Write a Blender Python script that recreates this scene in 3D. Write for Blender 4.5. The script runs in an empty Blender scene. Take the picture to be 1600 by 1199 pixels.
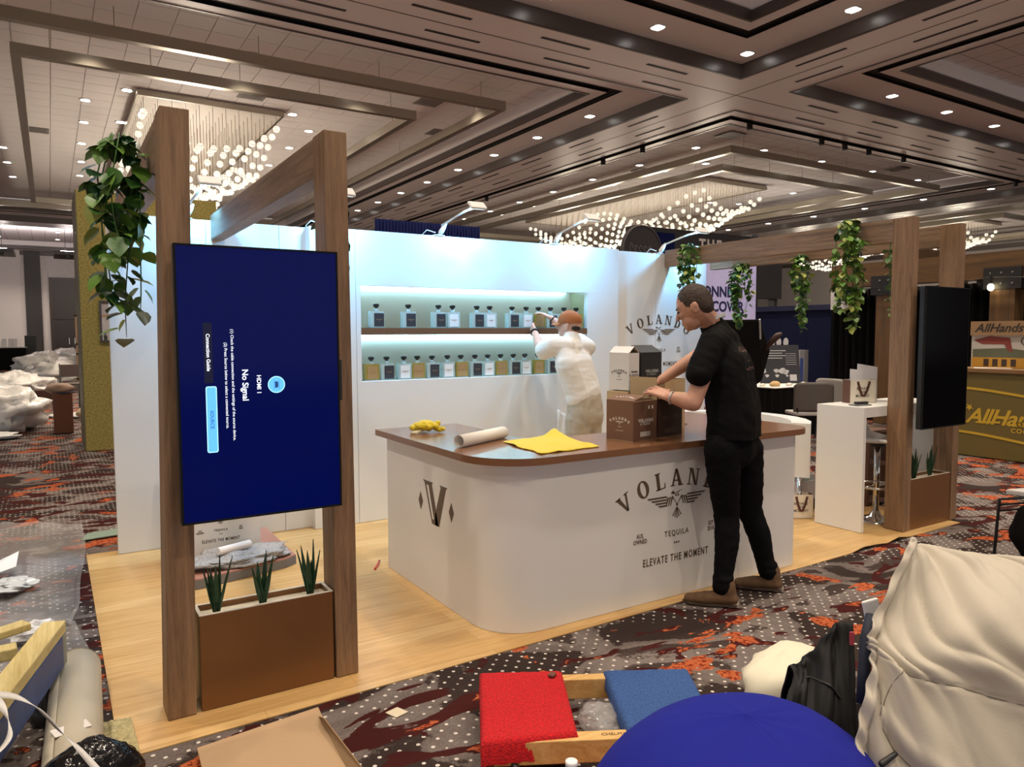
import bpy, math, random
import numpy as np
from mathutils import Vector, Matrix, noise as mnoise
R0 = random.Random(7)
SC = bpy.context.scene
COL = SC.collection
PI = math.pi

# ---------------------------------------------------------------- camera
CF, CYAW, CPITCH, CROLL, CH = 1150.6, .5595, .0674, -.0033, 1.56
_f = Vector((math.sin(CYAW)*math.cos(CPITCH), math.cos(CYAW)*math.cos(CPITCH), -math.sin(CPITCH)))
_r = Vector((math.cos(CYAW), -math.sin(CYAW), 0)); _u = _r.cross(_f)
_c, _s = math.cos(CROLL), math.sin(CROLL)
CR, CU, CFW = _c*_r+_s*_u, -_s*_r+_c*_u, _f
CAMP = Vector((0, 0, CH))
cam = bpy.data.cameras.new('camera'); camo = bpy.data.objects.new('camera', cam); COL.objects.link(camo)
cam.sensor_width = 36; cam.lens = 36*CF/1600; cam.clip_end = 300; cam.clip_start = .02
m = Matrix((CR, CU, -CFW)).transposed().to_4x4(); m.translation = CAMP; camo.matrix_world = m
SC.camera = camo
def ray(u, v): return CFW+CR*((u-800)/CF)-CU*((v-599.5)/CF)
def at(u, v, axis, val):
    d = ray(u, v); return CAMP+d*((val-CAMP[axis])/d[axis])
def aX(u, v, x): return at(u, v, 0, x)
def aY(u, v, y): return at(u, v, 1, y)
def aZ(u, v, z=0): return at(u, v, 2, z)
def aD(u, v, d): return CAMP+ray(u, v)*d
# ---------------------------------------------------------------- world, exposure
w = bpy.data.worlds.new('world'); SC.world = w; w.use_nodes = True
w.node_tree.nodes['Background'].inputs[0].default_value = (1, .96, .93, 1)
w.node_tree.nodes['Background'].inputs[1].default_value = .80
SC.view_settings.view_transform = 'Standard'; SC.view_settings.look = 'None'
SC.view_settings.exposure = 0.14; SC.view_settings.gamma = 1; SC.view_settings.use_curve_mapping = False
LAMP = (1, .85, .68)
SPOT_W = 370

# ---------------------------------------------------------------- materials
def lin(c):
    if isinstance(c, str):
        c = tuple(int(c[i:i+2], 16)/255 for i in (0, 2, 4))
        return tuple(x/12.92 if x <= .04045 else ((x+.055)/1.055)**2.4 for x in c)
    return c
MATS = {}
class NT:
    def __init__(s, name):
        s.m = bpy.data.materials.new(name); s.m.use_nodes = True; s.t = s.m.node_tree; s.n = s.t.nodes
        s.p = s.n['Principled BSDF']; s.out = s.n['Material Output']
    def new(s, kind, **kw):
        n = s.n.new(kind)
        for k, v in kw.items():
            if k.startswith('i_'):
                key = k[2:]; key = int(key) if key.isdigit() else key.replace('_', ' ')
                if hasattr(v, 'is_linked') or hasattr(v, 'links'): s.t.links.new(v, n.inputs[key])
                else: n.inputs[key].default_value = v
            else: setattr(n, k, v)
        return n
    def link(s, a, b): s.t.links.new(a, b)
    def coord(s, scale=(1, 1, 1), rot=(0, 0, 0), kind='Object'):
        c = s.new('ShaderNodeTexCoord'); mp = s.new('ShaderNodeMapping')
        mp.inputs['Scale'].default_value = scale; mp.inputs['Rotation'].default_value = rot
        s.link(c.outputs[kind], mp.inputs[0]); return mp.outputs[0]
    def noise(s, vec, scale, detail=3, rough=.55, dist=0):
        n = s.new('ShaderNodeTexNoise'); n.inputs['Scale'].default_value = scale; n.inputs['Detail'].default_value = detail
        n.inputs['Roughness'].default_value = rough; n.inputs['Distortion'].default_value = dist; s.link(vec, n.inputs['Vector']); return n.outputs[0]
    def ramp(s, fac, stops, interp='LINEAR'):
        r = s.new('ShaderNodeValToRGB'); r.color_ramp.interpolation = interp; e = r.color_ramp.elements
        while len(e) < len(stops): e.new(.5)
        for i, (p, c) in enumerate(stops):
            e[i].position = p; c = lin(c); c = c if not isinstance(c, (int, float)) else (c, c, c); e[i].color = (*c[:3], 1)
        s.link(fac, r.inputs[0]); return r.outputs[0]
    def mix(s, fac, a, b, mode='MIX'):
        n = s.new('ShaderNodeMix'); n.data_type = 'RGBA'; n.blend_type = mode
        for i, v in ((0, fac), (6, a), (7, b)):
            if hasattr(v, 'links'): s.link(v, n.inputs[i])
            elif i == 0: n.inputs[0].default_value = v
            else: n.inputs[i].default_value = (*lin(v)[:3], 1)
        return n.outputs[2]
    def math(s, op, a, b=0):
        n = s.new('ShaderNodeMath'); n.operation = op
        for i, v in ((0, a), (1, b)):
            if hasattr(v, 'links'): s.link(v, n.inputs[i])
            else: n.inputs[i].default_value = v
        return n.outputs[0]
    def bump(s, h, strength=.3, dist=.01):
        n = s.new('ShaderNodeBump'); n.inputs['Strength'].default_value = strength; n.inputs['Distance'].default_value = dist
        s.link(h, n.inputs['Height']); s.link(n.outputs[0], s.p.inputs['Normal'])
    def col(s, c): s.link(c, s.p.inputs['Base Color'])
def mat(name, color, rough=.6, metal=0, bump=None, var=None, emit=None, trans=0, alpha=1, spec=None, sheen=0):
    if name in MATS: return MATS[name]
    t = NT(name); c = lin(color); p = t.p
    p.inputs['Base Color'].default_value = (*c[:3], 1); p.inputs['Roughness'].default_value = rough; p.inputs['Metallic'].default_value = metal
    p.inputs['Transmission Weight'].default_value = trans; p.inputs['Alpha'].default_value = alpha; p.inputs['Sheen Weight'].default_value = sheen
    if spec is not None: p.inputs['Specular IOR Level'].default_value = spec
    if var:
        n = t.noise(t.coord(), var[0], 3); d = var[1]
        t.col(t.ramp(n, [(.3, tuple(x*(1-d) for x in c)), (.7, tuple(min(1, x*(1+d)) for x in c))]))
    if bump: t.bump(t.noise(t.coord(), bump[0], 4), bump[1], bump[2] if len(bump) > 2 else .01)
    if emit:
        p.inputs['Emission Color'].default_value = (*lin(emit[0])[:3], 1); p.inputs['Emission Strength'].default_value = emit[1]
    MATS[name] = t.m; return t.m
def wood(name, c0, c1, axis=2, scale=1, rough=.55):
    if name in MATS: return MATS[name]
    t = NT(name); sc = [14*scale]*3; sc[axis] = .8*scale
    v = t.coord(tuple(sc)); n = t.noise(v, 1.6, 4, .6, 1.2); n2 = t.noise(t.coord(tuple(x*5 for x in sc)), 3, 3)
    f = t.math('ADD', t.math('MULTIPLY', n, .7), t.math('MULTIPLY', n2, .3))
    t.col(t.ramp(f, [(.32, c0), (.62, c1)])); t.p.inputs['Roughness'].default_value = rough; t.bump(n2, .15, .004)
    MATS[name] = t.m; return t.m

# ---------------------------------------------------------------- mesh helpers
def V3(p): return Vector(p)
class MB:
    def __init__(s): s.v = []; s.f = []
    def add(s, vs, fs):
        o = len(s.v); s.v += [tuple(p) for p in vs]; s.f += [tuple(i+o for i in f) for f in fs]; return s
    def box(s, x0, x1, y0, y1, z0, z1):
        return s.add([(x0, y0, z0), (x1, y0, z0), (x1, y1, z0), (x0, y1, z0), (x0, y0, z1), (x1, y0, z1), (x1, y1, z1), (x0, y1, z1)],
                     [(3, 2, 1, 0), (4, 5, 6, 7), (0, 1, 5, 4), (1, 2, 6, 5), (2, 3, 7, 6), (3, 0, 4, 7)])
    def obox(s, c, ax, ay, az):   # oriented box: centre and half-axis vectors
        c, ax, ay, az = map(V3, (c, ax, ay, az)); vs = []
        for k in (-1, 1):
            for a, b in ((-1, -1), (1, -1), (1, 1), (-1, 1)): vs.append(c+ax*a+ay*b+az*k)
        return s.add(vs, [(3, 2, 1, 0), (4, 5, 6, 7), (0, 1, 5, 4), (1, 2, 6, 5), (2, 3, 7, 6), (3, 0, 4, 7)])
    def beam(s, a, b, w, h, up=(0, 0, 1)):
        a, b = V3(a), V3(b); d = (b-a); l = d.length; d = d/l; up = V3(up)
        sd = d.cross(up)
        if sd.length < 1e-4: sd = d.cross(Vector((1, 0, 0)))
        sd.normalize(); u = sd.cross(d)
        return s.obox((a+b)/2, d*l/2, sd*w/2, u*h/2)
    def prism(s, poly, o, ex, ey, t):   # polygon in plane (o,ex,ey), thickness vector t
        o, ex, ey, t = map(V3, (o, ex, ey, t)); n = len(poly)
        a = [o+ex*p[0]+ey*p[1] for p in poly]; b = [p+t for p in a]
        return s.add(a+b, [tuple(range(n))[::-1], tuple(range(n, 2*n))]+[(i, (i+1) % n, n+(i+1) % n, n+i) for i in range(n)])
    def tube(s, pts, r, n=8, cap=True):
        pts = [V3(p) for p in pts]; rs = r if isinstance(r, (list, tuple)) else [r]*len(pts)
        vs = []; side = None
        for i, p in enumerate(pts):
            d = (pts[min(i+1, len(pts)-1)]-pts[max(i-1, 0)]).normalized()
            if side is None:
                side = d.cross(Vector((0, 0, 1)))
                if side.length < 1e-3: side = d.cross(Vector((1, 0, 0)))
            side = (side-d*side.dot(d)).normalized(); up = d.cross(side)
            for k in range(n):
                a = 2*PI*k/n; vs.append(p+(side*math.cos(a)+up*math.sin(a))*rs[i])
        fs = [(i*n+k, i*n+(k+1) % n, (i+1)*n+(k+1) % n, (i+1)*n+k) for i in range(len(pts)-1) for k in range(n)]
        if cap: fs += [tuple(range(n))[::-1], tuple(range((len(pts)-1)*n, len(pts)*n))]
        return s.add(vs, fs)
    def lathe(s, prof, c=(0, 0, 0), n=16, sx=1, sy=1):
        c = V3(c); vs = []
        for r, z in prof:
            for k in range(n):
                a = 2*PI*k/n; vs.append(c+Vector((r*math.cos(a)*sx, r*math.sin(a)*sy, z)))
        fs = [(i*n+k, i*n+(k+1) % n, (i+1)*n+(k+1) % n, (i+1)*n+k) for i in range(len(prof)-1) for k in range(n)]
        fs += [tuple(range(n))[::-1], tuple(range((len(prof)-1)*n, len(prof)*n))]
        return s.add(vs, fs)
    def ell(s, c, r, rot=None, n=12, m=8):
        c = V3(c); r = r if isinstance(r, (tuple, list)) else (r, r, r); vs = []
        for i in range(m+1):
            th = PI*i/m
            for k in range(n):
                a = 2*PI*k/n; p = Vector((r[0]*math.sin(th)*math.cos(a), r[1]*math.sin(th)*math.sin(a), -r[2]*math.cos(th)))
                vs.append(c+(rot @ p if rot else p))
        return s.add(vs, [(i*n+k, i*n+(k+1) % n, (i+1)*n+(k+1) % n, (i+1)*n+k) for i in range(m) for k in range(n)])
    def cap(s, a, ra, b, rb, n=10):   # tapered capsule
        a, b = V3(a), V3(b); d = (b-a); L = d.length
        if L < 1e-5: return s.ell(a, ra)
        d /= L; pts = []; rs = []
        for t in (-1, -.8, -.5, 0): pts.append(a+d*ra*t); rs.append(ra*math.sqrt(max(.0004, 1-t*t)))
        for t in (0, .5, .8, 1): pts.append(b+d*rb*t); rs.append(rb*math.sqrt(max(.0004, 1-t*t)))
        return s.tube(pts, rs, n)
    def chain(s, pts, n=10):
        for (a, ra), (b, rb) in zip(pts, pts[1:]): s.cap(a, ra, b, rb, n)
        return s
    def grid(s, fn, nu, nv):
        vs = [fn(i/nu, j/nv) for j in range(nv+1) for i in range(nu+1)]
        return s.add(vs, [(j*(nu+1)+i, j*(nu+1)+i+1, (j+1)*(nu+1)+i+1, (j+1)*(nu+1)+i) for j in range(nv) for i in range(nu)])
    def mesh(s, name, m=None, smooth=False):
        me = bpy.data.meshes.new(name); me.from_pydata(s.v, [], s.f); me.update()
        if m: me.materials.append(m)
        if smooth: me.shade_smooth()
        return me
    def build(s, name, m, parent=None, smooth=False, loc=None, bevel=0, solid=0, sub=0, label=None, cat=None, group=None, kind=None, auto=False):
        o = bpy.data.objects.new(name, s.mesh(name, m, smooth)); COL.objects.link(o)
        if loc is not None:
            o.location = loc; o.data.transform(Matrix.Translation(-V3(loc)))
        if parent:
            o.parent = parent
            if loc is None: o.data.transform(Matrix.Translation(-wl(parent)))
        if solid: md = o.modifiers.new('s', 'SOLIDIFY'); md.thickness = solid; md.offset = 0
        if bevel: md = o.modifiers.new('b', 'BEVEL'); md.width = bevel; md.segments = 2; md.limit_method = 'ANGLE'; md.angle_limit = .6
        if sub: md = o.modifiers.new('u', 'SUBSURF'); md.levels = sub; md.render_levels = sub
        if auto:
            o.data.shade_smooth(); md = o.modifiers.new('w', 'EDGE_SPLIT'); md.split_angle = .7
        tag(o, label, cat, group, kind); return o
def wl(o):
    v = Vector((0, 0, 0))
    while o: v += o.location; o = o.parent
    return v
def tag(o, label=None, cat=None, group=None, kind=None):
    if label: o['label'] = label
    if cat: o['category'] = cat
    if group: o['group'] = group
    if kind: o['kind'] = kind
    return o
def thing(name, label, cat, loc=(0, 0, 0), group=None, kind=None):
    o = bpy.data.objects.new(name, None); COL.objects.link(o); o.location = loc; o.empty_display_size = .05
    return tag(o, label, cat, group, kind)
def inst(name, me, parent, M):
    o = bpy.data.objects.new(name, me); COL.objects.link(o); o.parent = parent
    if parent: M = Matrix.Translation(-wl(parent)) @ M
    o.matrix_basis = M; return o
def copy_tree(o, parent=None):
    c = o.copy(); COL.objects.link(c); c.parent = parent
    for ch in [x for x in bpy.data.objects if x.parent == o]: copy_tree(ch, c)
    return c
def frame(o, ex, ey, ez=None):
    ex, ey = V3(ex).normalized(), V3(ey).normalized(); ez = V3(ez) if ez else ex.cross(ey)
    M = Matrix((ex, ey, ez)).transposed().to_4x4(); M.translation = V3(o); return M
def text(name, s, size, o, ex, ey, m, parent, align='CENTER', off=0, ext=.0006, sp=1, shear=0, sx=1):
    cu = bpy.data.curves.new(name, 'FONT'); cu.body = s; cu.size = size; cu.align_x = align; cu.align_y = 'CENTER'
    cu.offset = off; cu.extrude = ext; cu.space_character = sp; cu.shear = shear; cu.resolution_u = 3
    ob = bpy.data.objects.new(name, cu); COL.objects.link(ob)
    me = bpy.data.meshes.new_from_object(ob.evaluated_get(bpy.context.evaluated_depsgraph_get()))
    bpy.data.objects.remove(ob); bpy.data.curves.remove(cu)
    if not me.materials: me.materials.append(m)
    else: me.materials[0] = m
    me.name = name
    M = frame(o, ex, ey)
    if sx != 1: M = M @ Matrix.Diagonal((sx, 1, 1, 1))
    me.transform(M)
    ob = bpy.data.objects.new(name, me); COL.objects.link(ob)
    if parent:
        ob.parent = parent
        me.transform(Matrix.Translation(-wl(parent)))
    return ob
def nz(p, s=1, seed=0): return mnoise.noise(Vector((p[0]*s+seed*17.3, p[1]*s-seed*5.1, p[2]*s+seed*3.7)))
def remesh(mb, name, m, parent, vox=.01, smooth=6, label=None, fold=None, kind=None):
    o = mb.build(name, m, None); md = o.modifiers.new('r', 'REMESH'); md.mode = 'VOXEL'; md.voxel_size = vox
    if smooth: sm = o.modifiers.new('sm', 'SMOOTH'); sm.iterations = smooth; sm.factor = .5
    dg = bpy.context.evaluated_depsgraph_get(); dg.update()
    me = bpy.data.meshes.new_from_object(o.evaluated_get(dg)); bpy.data.objects.remove(o)
    if fold:
        ns = [v.normal.copy() for v in me.vertices]
        for v, n in zip(me.vertices, ns): v.co += n*fold(v.co)
    me.name = name; me.shade_smooth()
    if me.materials: me.materials[0] = m
    else: me.materials.append(m)
    ob = bpy.data.objects.new(name, me); COL.objects.link(ob); ob.parent = parent
    if parent: me.transform(Matrix.Translation(-wl(parent)))
    tag(ob, label, kind=kind); return ob

from mathutils.bvhtree import BVHTree
def cling(o, target, off=.0015):
    """lay a thin print on the surface of another part of the same thing"""
    me = target.data; T = BVHTree.FromPolygons([v.co[:] for v in me.vertices], [tuple(p.vertices) for p in me.polygons])
    for v in o.data.vertices:
        p, n, i, d = T.find_nearest(v.co)
        if p: v.co = p+n*off
# ---------------------------------------------------------------- base materials
WHITE = mat('white_laminate', (.78, .77, .74), .45)
WALLW = mat('white_panel', (.80, .80, .79), .55)
CEILM = mat('ceiling_plaster', (.80, .76, .75), .7)
BAND = mat('ceiling_gloss', (.84, .80, .785), .36)
BROWN = mat('ceiling_brown', (.075, .058, .052), .32)
BLACKG = mat('ceiling_black', (.006, .006, .006), .6)
NICKEL = mat('brushed_nickel', (.42, .38, .31), .28, .85)
POSTW = wood('post_oak', '664d38', '9b7a5b', 2, 1)
BEAMW = wood('beam_oak', '665040', '9a7d63', 1, 1)
COPPER = mat('copper_board', (.215, .098, .034), .38, .3, var=(1.4, .12))
COUNTERTOP = mat('countertop_brown', (.21, .098, .048), .2)
BLACK = mat('black_plastic', (.012, .012, .013), .4)
CHROME = mat('chrome', (.75, .75, .75), .12, 1)
INK = mat('brown_vinyl_letters', (.11, .072, .042), .5)
WARMW = mat('lamp_lens', (1, .95, .85), .3, emit=((1, .95, .88), 10))

def carpet():
    t = NT('carpet'); v = t.coord(); vs = t.coord((1, .55, 1), (0, 0, .5)); vx = t.coord((.8, 1.6, 1), (0, 0, -.35))
    big = t.noise(vs, 2.0, 2.5, .5, 1.1); big2 = t.noise(vx, 2.7, 3, .5, 1.3); big3 = t.noise(t.coord((1, 1.5, 1), (0, 0, 1)), 1.5, 3, .5, .8)
    fine = t.noise(v, 90, 2); fine2 = t.noise(v, 38, 3, .7)
    base = t.ramp(t.math('ADD', big3, t.math('MULTIPLY', t.math('SUBTRACT', fine2, .5), .08)), [(.0, '2e2523'), (.47, '382e2b'), (.485, '6a605c'), (.60, '7d736f'), (.62, '443936')], 'LINEAR')
    maroon = t.mix(fine, '2a1415', '52201d'); orange = t.mix(t.math('GREATER_THAN', fine2, .47), '7d2e1c', 'b5613c')
    mm = t.math('ADD', big2, t.math('MULTIPLY', t.math('SUBTRACT', fine2, .5), .06))
    c = t.mix(t.ramp(mm, [(.555, 0), (.562, 1)]), base, maroon)
    oo = t.math('ADD', t.math('ADD', t.math('MULTIPLY', big, .55), t.math('MULTIPLY', big2, .45)), t.math('MULTIPLY', t.math('SUBTRACT', fine2, .5), .04))
    c = t.mix(t.ramp(oo, [(.575, 0), (.581, 1)]), c, orange)
    vo = t.new('ShaderNodeTexVoronoi'); vo.inputs['Randomness'].default_value = .12; vo.inputs['Scale'].default_value = 18
    t.link(t.coord((1, 1, 0), (0, 0, .78)), vo.inputs['Vector'])
    dots = t.math('LESS_THAN', vo.outputs['Distance'], .15)
    msk = t.math('LESS_THAN', oo, .575); msk2 = t.math('LESS_THAN', mm, .557)
    msk3 = t.math('GREATER_THAN', t.noise(v, .9, 2), .42)
    d = t.math('MULTIPLY', t.math('MULTIPLY', dots, msk), t.math('MULTIPLY', msk2, msk3))
    c = t.mix(d, c, 'd4ccc4'); c = t.mix(t.math('MULTIPLY', t.math('SUBTRACT', fine, .42), .9), c, '000000')
    t.col(c); t.p.inputs['Roughness'].default_value = .95; t.p.inputs['Specular IOR Level'].default_value = .1; t.bump(fine, .5, .006); return t.m
def vinyl():
    t = NT('oak_vinyl'); v = t.coord()
    b = t.new('ShaderNodeTexBrick'); t.link(v, b.inputs['Vector'])
    for k, x in (('Scale', 1), ('Brick Width', 1.1), ('Row Height', .145), ('Mortar Size', .0012), ('Bias', 0)): b.inputs[k].default_value = x
    b.offset = .37; b.inputs['Color1'].default_value = (*lin('d6b37c'), 1); b.inputs['Color2'].default_value = (*lin('c69e64'), 1); b.inputs['Mortar'].default_value = (*lin('a8814f'), 1)
    g = t.noise(t.coord((1.2, 16, 1)), 2.2, 5, .6, .6)
    c = t.mix(t.ramp(g, [(.42, 0), (.72, .75)]), b.outputs[0], 'b08549')
    t.col(c); t.p.inputs['Roughness'].default_value = .38; return t.m

# ---------------------------------------------------------------- floor, walls
MB().box(-24, 47, -19, 53.6, -.05, 0).build('floor', carpet(), kind='structure')
wb = MB().box(-24, 47, 53.5, 53.7, 0, 8.5).build('wall_back', mat('wall_cloth', (.62, .59, .57), .8, var=(6, .05)), kind='structure')
wr = MB().box(46.8, 47, -19, 53.5, 0, 8.5).build('wall_right', mat('wall_cloth2', (.34, .31, .30), .8), kind='structure')
DARKP = mat('wall_dark_panel', (.03, .028, .027), .5)
MB().box(-1.15, -.32, 53.38, 53.5, 0, 7.0).build('pilaster', DARKP, wb)
MB().box(-5.9, -1.35, 53.44, 53.5, .3, 7.0).build('fabric_panel', mat('wall_fabric', (.66, .63, .61), .85, bump=(60, .2)), wb)
dr = thing('door_1', None, None, (1.9, 53.4, 0), kind='structure')
DW = mat('door_brown', (.035, .022, .017), .35)
MB().box(.08, 2.2, 53.3, 53.5, 0, 5.1).build('door_frame', DW, dr)
for i in range(2):
    q = MB().box(.28+i*.9, 1.13+i*.9, 53.24, 53.32, .05, 2.4).build('door_leaf', mat('door_leaf', (.02, .013, .011), .3), dr)
    MB().tube([(1.03+i*.3, 53.2, 1.0), (1.03+i*.3, 53.2, 1.4)], .03).build('door_handle', CHROME, dr)
MB().box(.28, 2.03, 53.24, 53.32, 2.55, 4.9).build('transom_panel', mat('door_leaf', 0), dr)
for i, (x0, x1, y) in enumerate([(-4.2, -1.3, 43), (.33, 3.0, 43)]):
    t = thing('ceiling_cloud', ('dark suspended ceiling panel beside the gold tower' if i else 'dark suspended ceiling panel above the white fabric wall'), 'ceiling panel', (x0, y, 5.6))
    MB().box(x0, x1, y, y+2.6, 5.55, 5.72).build('panel', DARKP, t)
    MB().box(x0+.3, x1-.3, y+.4, y+2.2, 5.74, 5.77).build('uplight_strip', mat('uplight', (1, 1, 1), .5, emit=((1, .88, .86), 30)), t)
    for k in range(3): MB().tube([(x0+.5+k*(x1-x0-1)/2, y+.5, 5.72), (x0+.5+k*(x1-x0-1)/2, y+.5, 7.2)], .015, 5).build('rod', BLACK, t)
    for k in range(3): MB().lathe([(.09, 0), (.09, -.12), (.06, -.14)], (x0+.6+k*.9, y+.3, 5.55), 10).build('spot', BLACK, t)

# ---------------------------------------------------------------- ceiling
Z0, Z1, Z2, Z3 = 6.4, 6.656, 6.83, 7.1
ceil = thing('ceiling', None, None, kind='structure')
xs = [(-22.2, -5.9), (-4.35, 11.33), (12.85, 29.2), (30.7, 46.8)]; ys = [(-17, 9.85), (11.33, 37.9), (39.4, 53.5)]
mb = MB(); seam = MB()
ex = [-24]+[v for p in xs for v in p]+[47]; ey = [-19]+[v for p in ys for v in p]+[53.6]
for i in range(0, len(ex)-1, 2): mb.box(ex[i], ex[i+1], ey[0], ey[-1], Z0, Z0+.9)
for p in xs:
    for j in range(0, len(ey)-1, 2): mb.box(p[0], p[1], ey[j], ey[j+1], Z0, Z0+.9)
mb.build('ceiling_band', BAND, ceil)
for y in (10.6, 38.65): seam.box(-22, 47, y-.012, y+.012, Z0-.003, Z0+.01)
for x in (-5.1, 12.05, 29.95): seam.box(x-.012, x+.012, -19, 53, Z0-.003, Z0+.01)
seam.build('band_joint', BROWN, ceil)
def ring(mb, x0, x1, y0, y1, a, b, z, dz=.02):   # flat ring between insets a<b
    mb.box(x0+a, x1-a, y0+a, y0+b, z, z+dz); mb.box(x0+a, x1-a, y1-b, y1-a, z, z+dz)
    mb.box(x0+a, x0+b, y0+b, y1-b, z, z+dz); mb.box(x1-b, x1-a, y0+b, y1-b, z, z+dz)
flat = MB(); brown = MB(); blk = MB(); tile = MB(); white = MB(); lip = MB()
for xa, xb in xs:
    for ya, yb in ys:
        ring(flat, xa, xb, ya, yb, 0, .91, Z1); ring(flat, xa, xb, ya, yb, 1.11, 1.4, Z1); ring(blk, xa, xb, ya, yb, .91, 1.11, Z1+.05)
        ring(blk, xa, xb, ya, yb, .895, .91, Z1-.004, .06); ring(blk, xa, xb, ya, yb, 1.11, 1.125, Z1-.004, .06)
        ring(brown, xa, xb, ya, yb, 0, .012, Z0-.006, Z1-Z0); ring(lip, xa, xb, ya, yb, -.05, .0, Z0-.012, .02)
        ring(brown, xa, xb, ya, yb, 1.388, 1.44, Z1-.012, Z2-Z1); ring(white, xa, xb, ya, yb, 1.42, 1.46, Z2, Z3-Z2)
        tile.box(xa+1.4, xb-1.4, ya+1.4, yb-1.4, Z3+.02, Z3+.06)
flat.build('coffer_soffit', BAND, ceil); brown.build('coffer_fascia', BROWN, ceil); blk.build('coffer_groove', BLACKG, ceil)
lip.build('coffer_lip', BROWN, ceil); white.build('coffer_upstand', CEILM, ceil)
def tilemat():
    t = NT('ceiling_tile_field'); b = t.new('ShaderNodeTexBrick'); t.link(t.coord(), b.inputs['Vector']); b.offset = 0
    for k, x in (('Scale', 1), ('Brick Width', .62), ('Row Height', .62), ('Mortar Size', .008)): b.inputs[k].default_value = x
    for k in ('Color1', 'Color2'): b.inputs[k].default_value = (.72, .68, .675, 1)
    b.inputs['Mortar'].default_value = (.16, .13, .12, 1); t.col(b.outputs[0]); t.p.inputs['Roughness'].default_value = .8; return t.m
tile.build('coffer_field', tilemat(), ceil)
# ceiling panels of the coffer in front, nearest 300 singly
pm = MB().box(-.303, .303, -.303, .303, 0, .02).mesh('ceiling_panel', CEILM); rest = MB(); cnt = 0
x0, y0 = xs[1][0]+1.46, ys[1][0]+1.46
for j in range(37):
    for i in range(20):
        x, y = x0+.32+i*.622, y0+.32+j*.622
        if y > ys[1][1]-1.8 or x > xs[1][1]-1.7: continue
        if cnt < 300 and j < 16: inst('ceiling_panel', pm, ceil, Matrix.Translation((x, y, Z3))); cnt += 1
        else: rest.box(x-.303, x+.303, y-.303, y+.303, Z3, Z3+.02)
rest.build('ceiling_panel_field', CEILM, ceil, kind='stuff')
slot = MB().box(-.5, .5, -.035, .035, -.004, .01).mesh('slot_diffuser', BLACKG)
RZ = Matrix.Rotation(PI/2, 4, 'Z')
for k in range(22):
    for d, o in ((-.36, 0), (.36, .55)):
        x = -4+k*2.3+o
        if not 11.2 < x < 13: inst('slot_diffuser', slot, ceil, Matrix.Translation((x, 10.6+d, Z0)))
        y = 1.5+k*2.3+o
        if not 9.6 < y < 11.6:
            for bx in (12.05, 29.95):
                if y < 40: inst('slot_diffuser', slot, ceil, Matrix.Translation((bx+d, y, Z0)) @ RZ)
vent = MB().box(-.3, .3, -.3, .3, -.01, .01)
for k in range(5): vent.box(-.24, .24, -.24+k*.1, -.2+k*.1, -.016, -.008)
vm = vent.mesh('air_vent', mat('vent_grey', (.2, .18, .17), .5))
for x, y in [(4.2, 18.0), (7.9, 16.3), (9.3, 18.6), (-1.6, 21), (-1.6, 27), (16.4, 14.6), (17.4, 19.3), (24.6, 14.6), (7.6, 26), (-.1, 24)]:
    inst('air_vent', vm, ceil, Matrix.Translation((x, y, Z3-.005)))
# hanging metal frames
def hang_frame(cx, hx, ya, yb, zb, label):
    t = thing('ceiling_frame', label, 'ceiling frame', (cx, ya, zb), 'metal frames hung in the coffers'); b = MB(); w_ = .16
    xa, xb = cx-hx, cx+hx
    for k, (p) in enumerate([(xa, xb, ya, ya+w_), (xa, xb, yb-w_, yb), (xa, xa+w_, ya+w_, yb-w_), (xb-w_, xb, ya+w_, yb-w_)]):
        MB().box(*p, zb, zb+.2).build('rail', NICKEL, t)
    n = 5
    for k in range(n):
        x = xa+.6+(xb-xa-1.2)*k/(n-1)
        for y in (ya+.08, yb-.08): MB().tube([(x, y, zb+.2), (x, y, Z3)], .007, 4).build('rod', NICKEL, t)
        y = ya+1.2+(yb-ya-2.4)*k/(n-1)
        for x in (xa+.08, xb-.08): MB().tube([(x, y, zb+.2), (x, y, Z3)], .007, 4).build('rod', NICKEL, t)
for cx, nm in ((3.5, 'the coffer above the gold tower'), (21.5, 'the coffer behind the round sign'), (38.9, 'the coffer above the timber framed stall')):
    hang_frame(cx, 3.9, 15.95, 33.2, 6.52, 'inner brushed metal rectangle hung in '+nm)
    hang_frame(cx, 5.35, 14.35, 34.8, 6.55, 'outer brushed metal rectangle hung in '+nm)
# downlights
DLT = MB().lathe([(.135, .0), (.14, -.012), (.12, -.012), (.118, .01)], n=12).mesh('trim_ring', mat('lamp_trim', (.6, .58, .55), .4))
DLL = MB().box(-.085, .085, -.085, .085, -.008, .004).mesh('lens', WARMW)
def downlight(x, y, z, where, spot=True):
    t = thing('downlight', 'small square recessed downlight in '+where, 'downlight', (x, y, z), 'downlights in '+where)
    inst('trim_ring', DLT, t, Matrix.Translation((x, y, z))); inst('lens', DLL, t, Matrix.Translation((x, y, z-.006)))
    if spot:
        l = bpy.data.lights.new('lamp', 'SPOT'); l.energy = SPOT_W; l.color = LAMP; l.spot_size = 1.9; l.spot_blend = .6; l.shadow_soft_size = .12
        lo = bpy.data.objects.new('lamp_light', l); COL.objects.link(lo); lo.parent = t; lo.location = (0, 0, -.05)
W1, W2, W3, W4 = 'the ceiling above the bar', 'the coffer above the gold tower', 'the coffer behind the round sign', 'the right hand coffer over the timber stall'
for x in (.0, 2.2, 4.4, 6.6, 8.79, 10.99): downlight(x, 9.42, Z1, W1)
for y in (7.3, 5.1, 2.9, .7): downlight(10.95, y, Z1, W1, y > 2)
for x in (-2, 1.2, 4.4, 7.6):
    for y in (-4.5, -1.2, 2.1, 5.4): downlight(x, y, Z3, W1)
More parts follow.
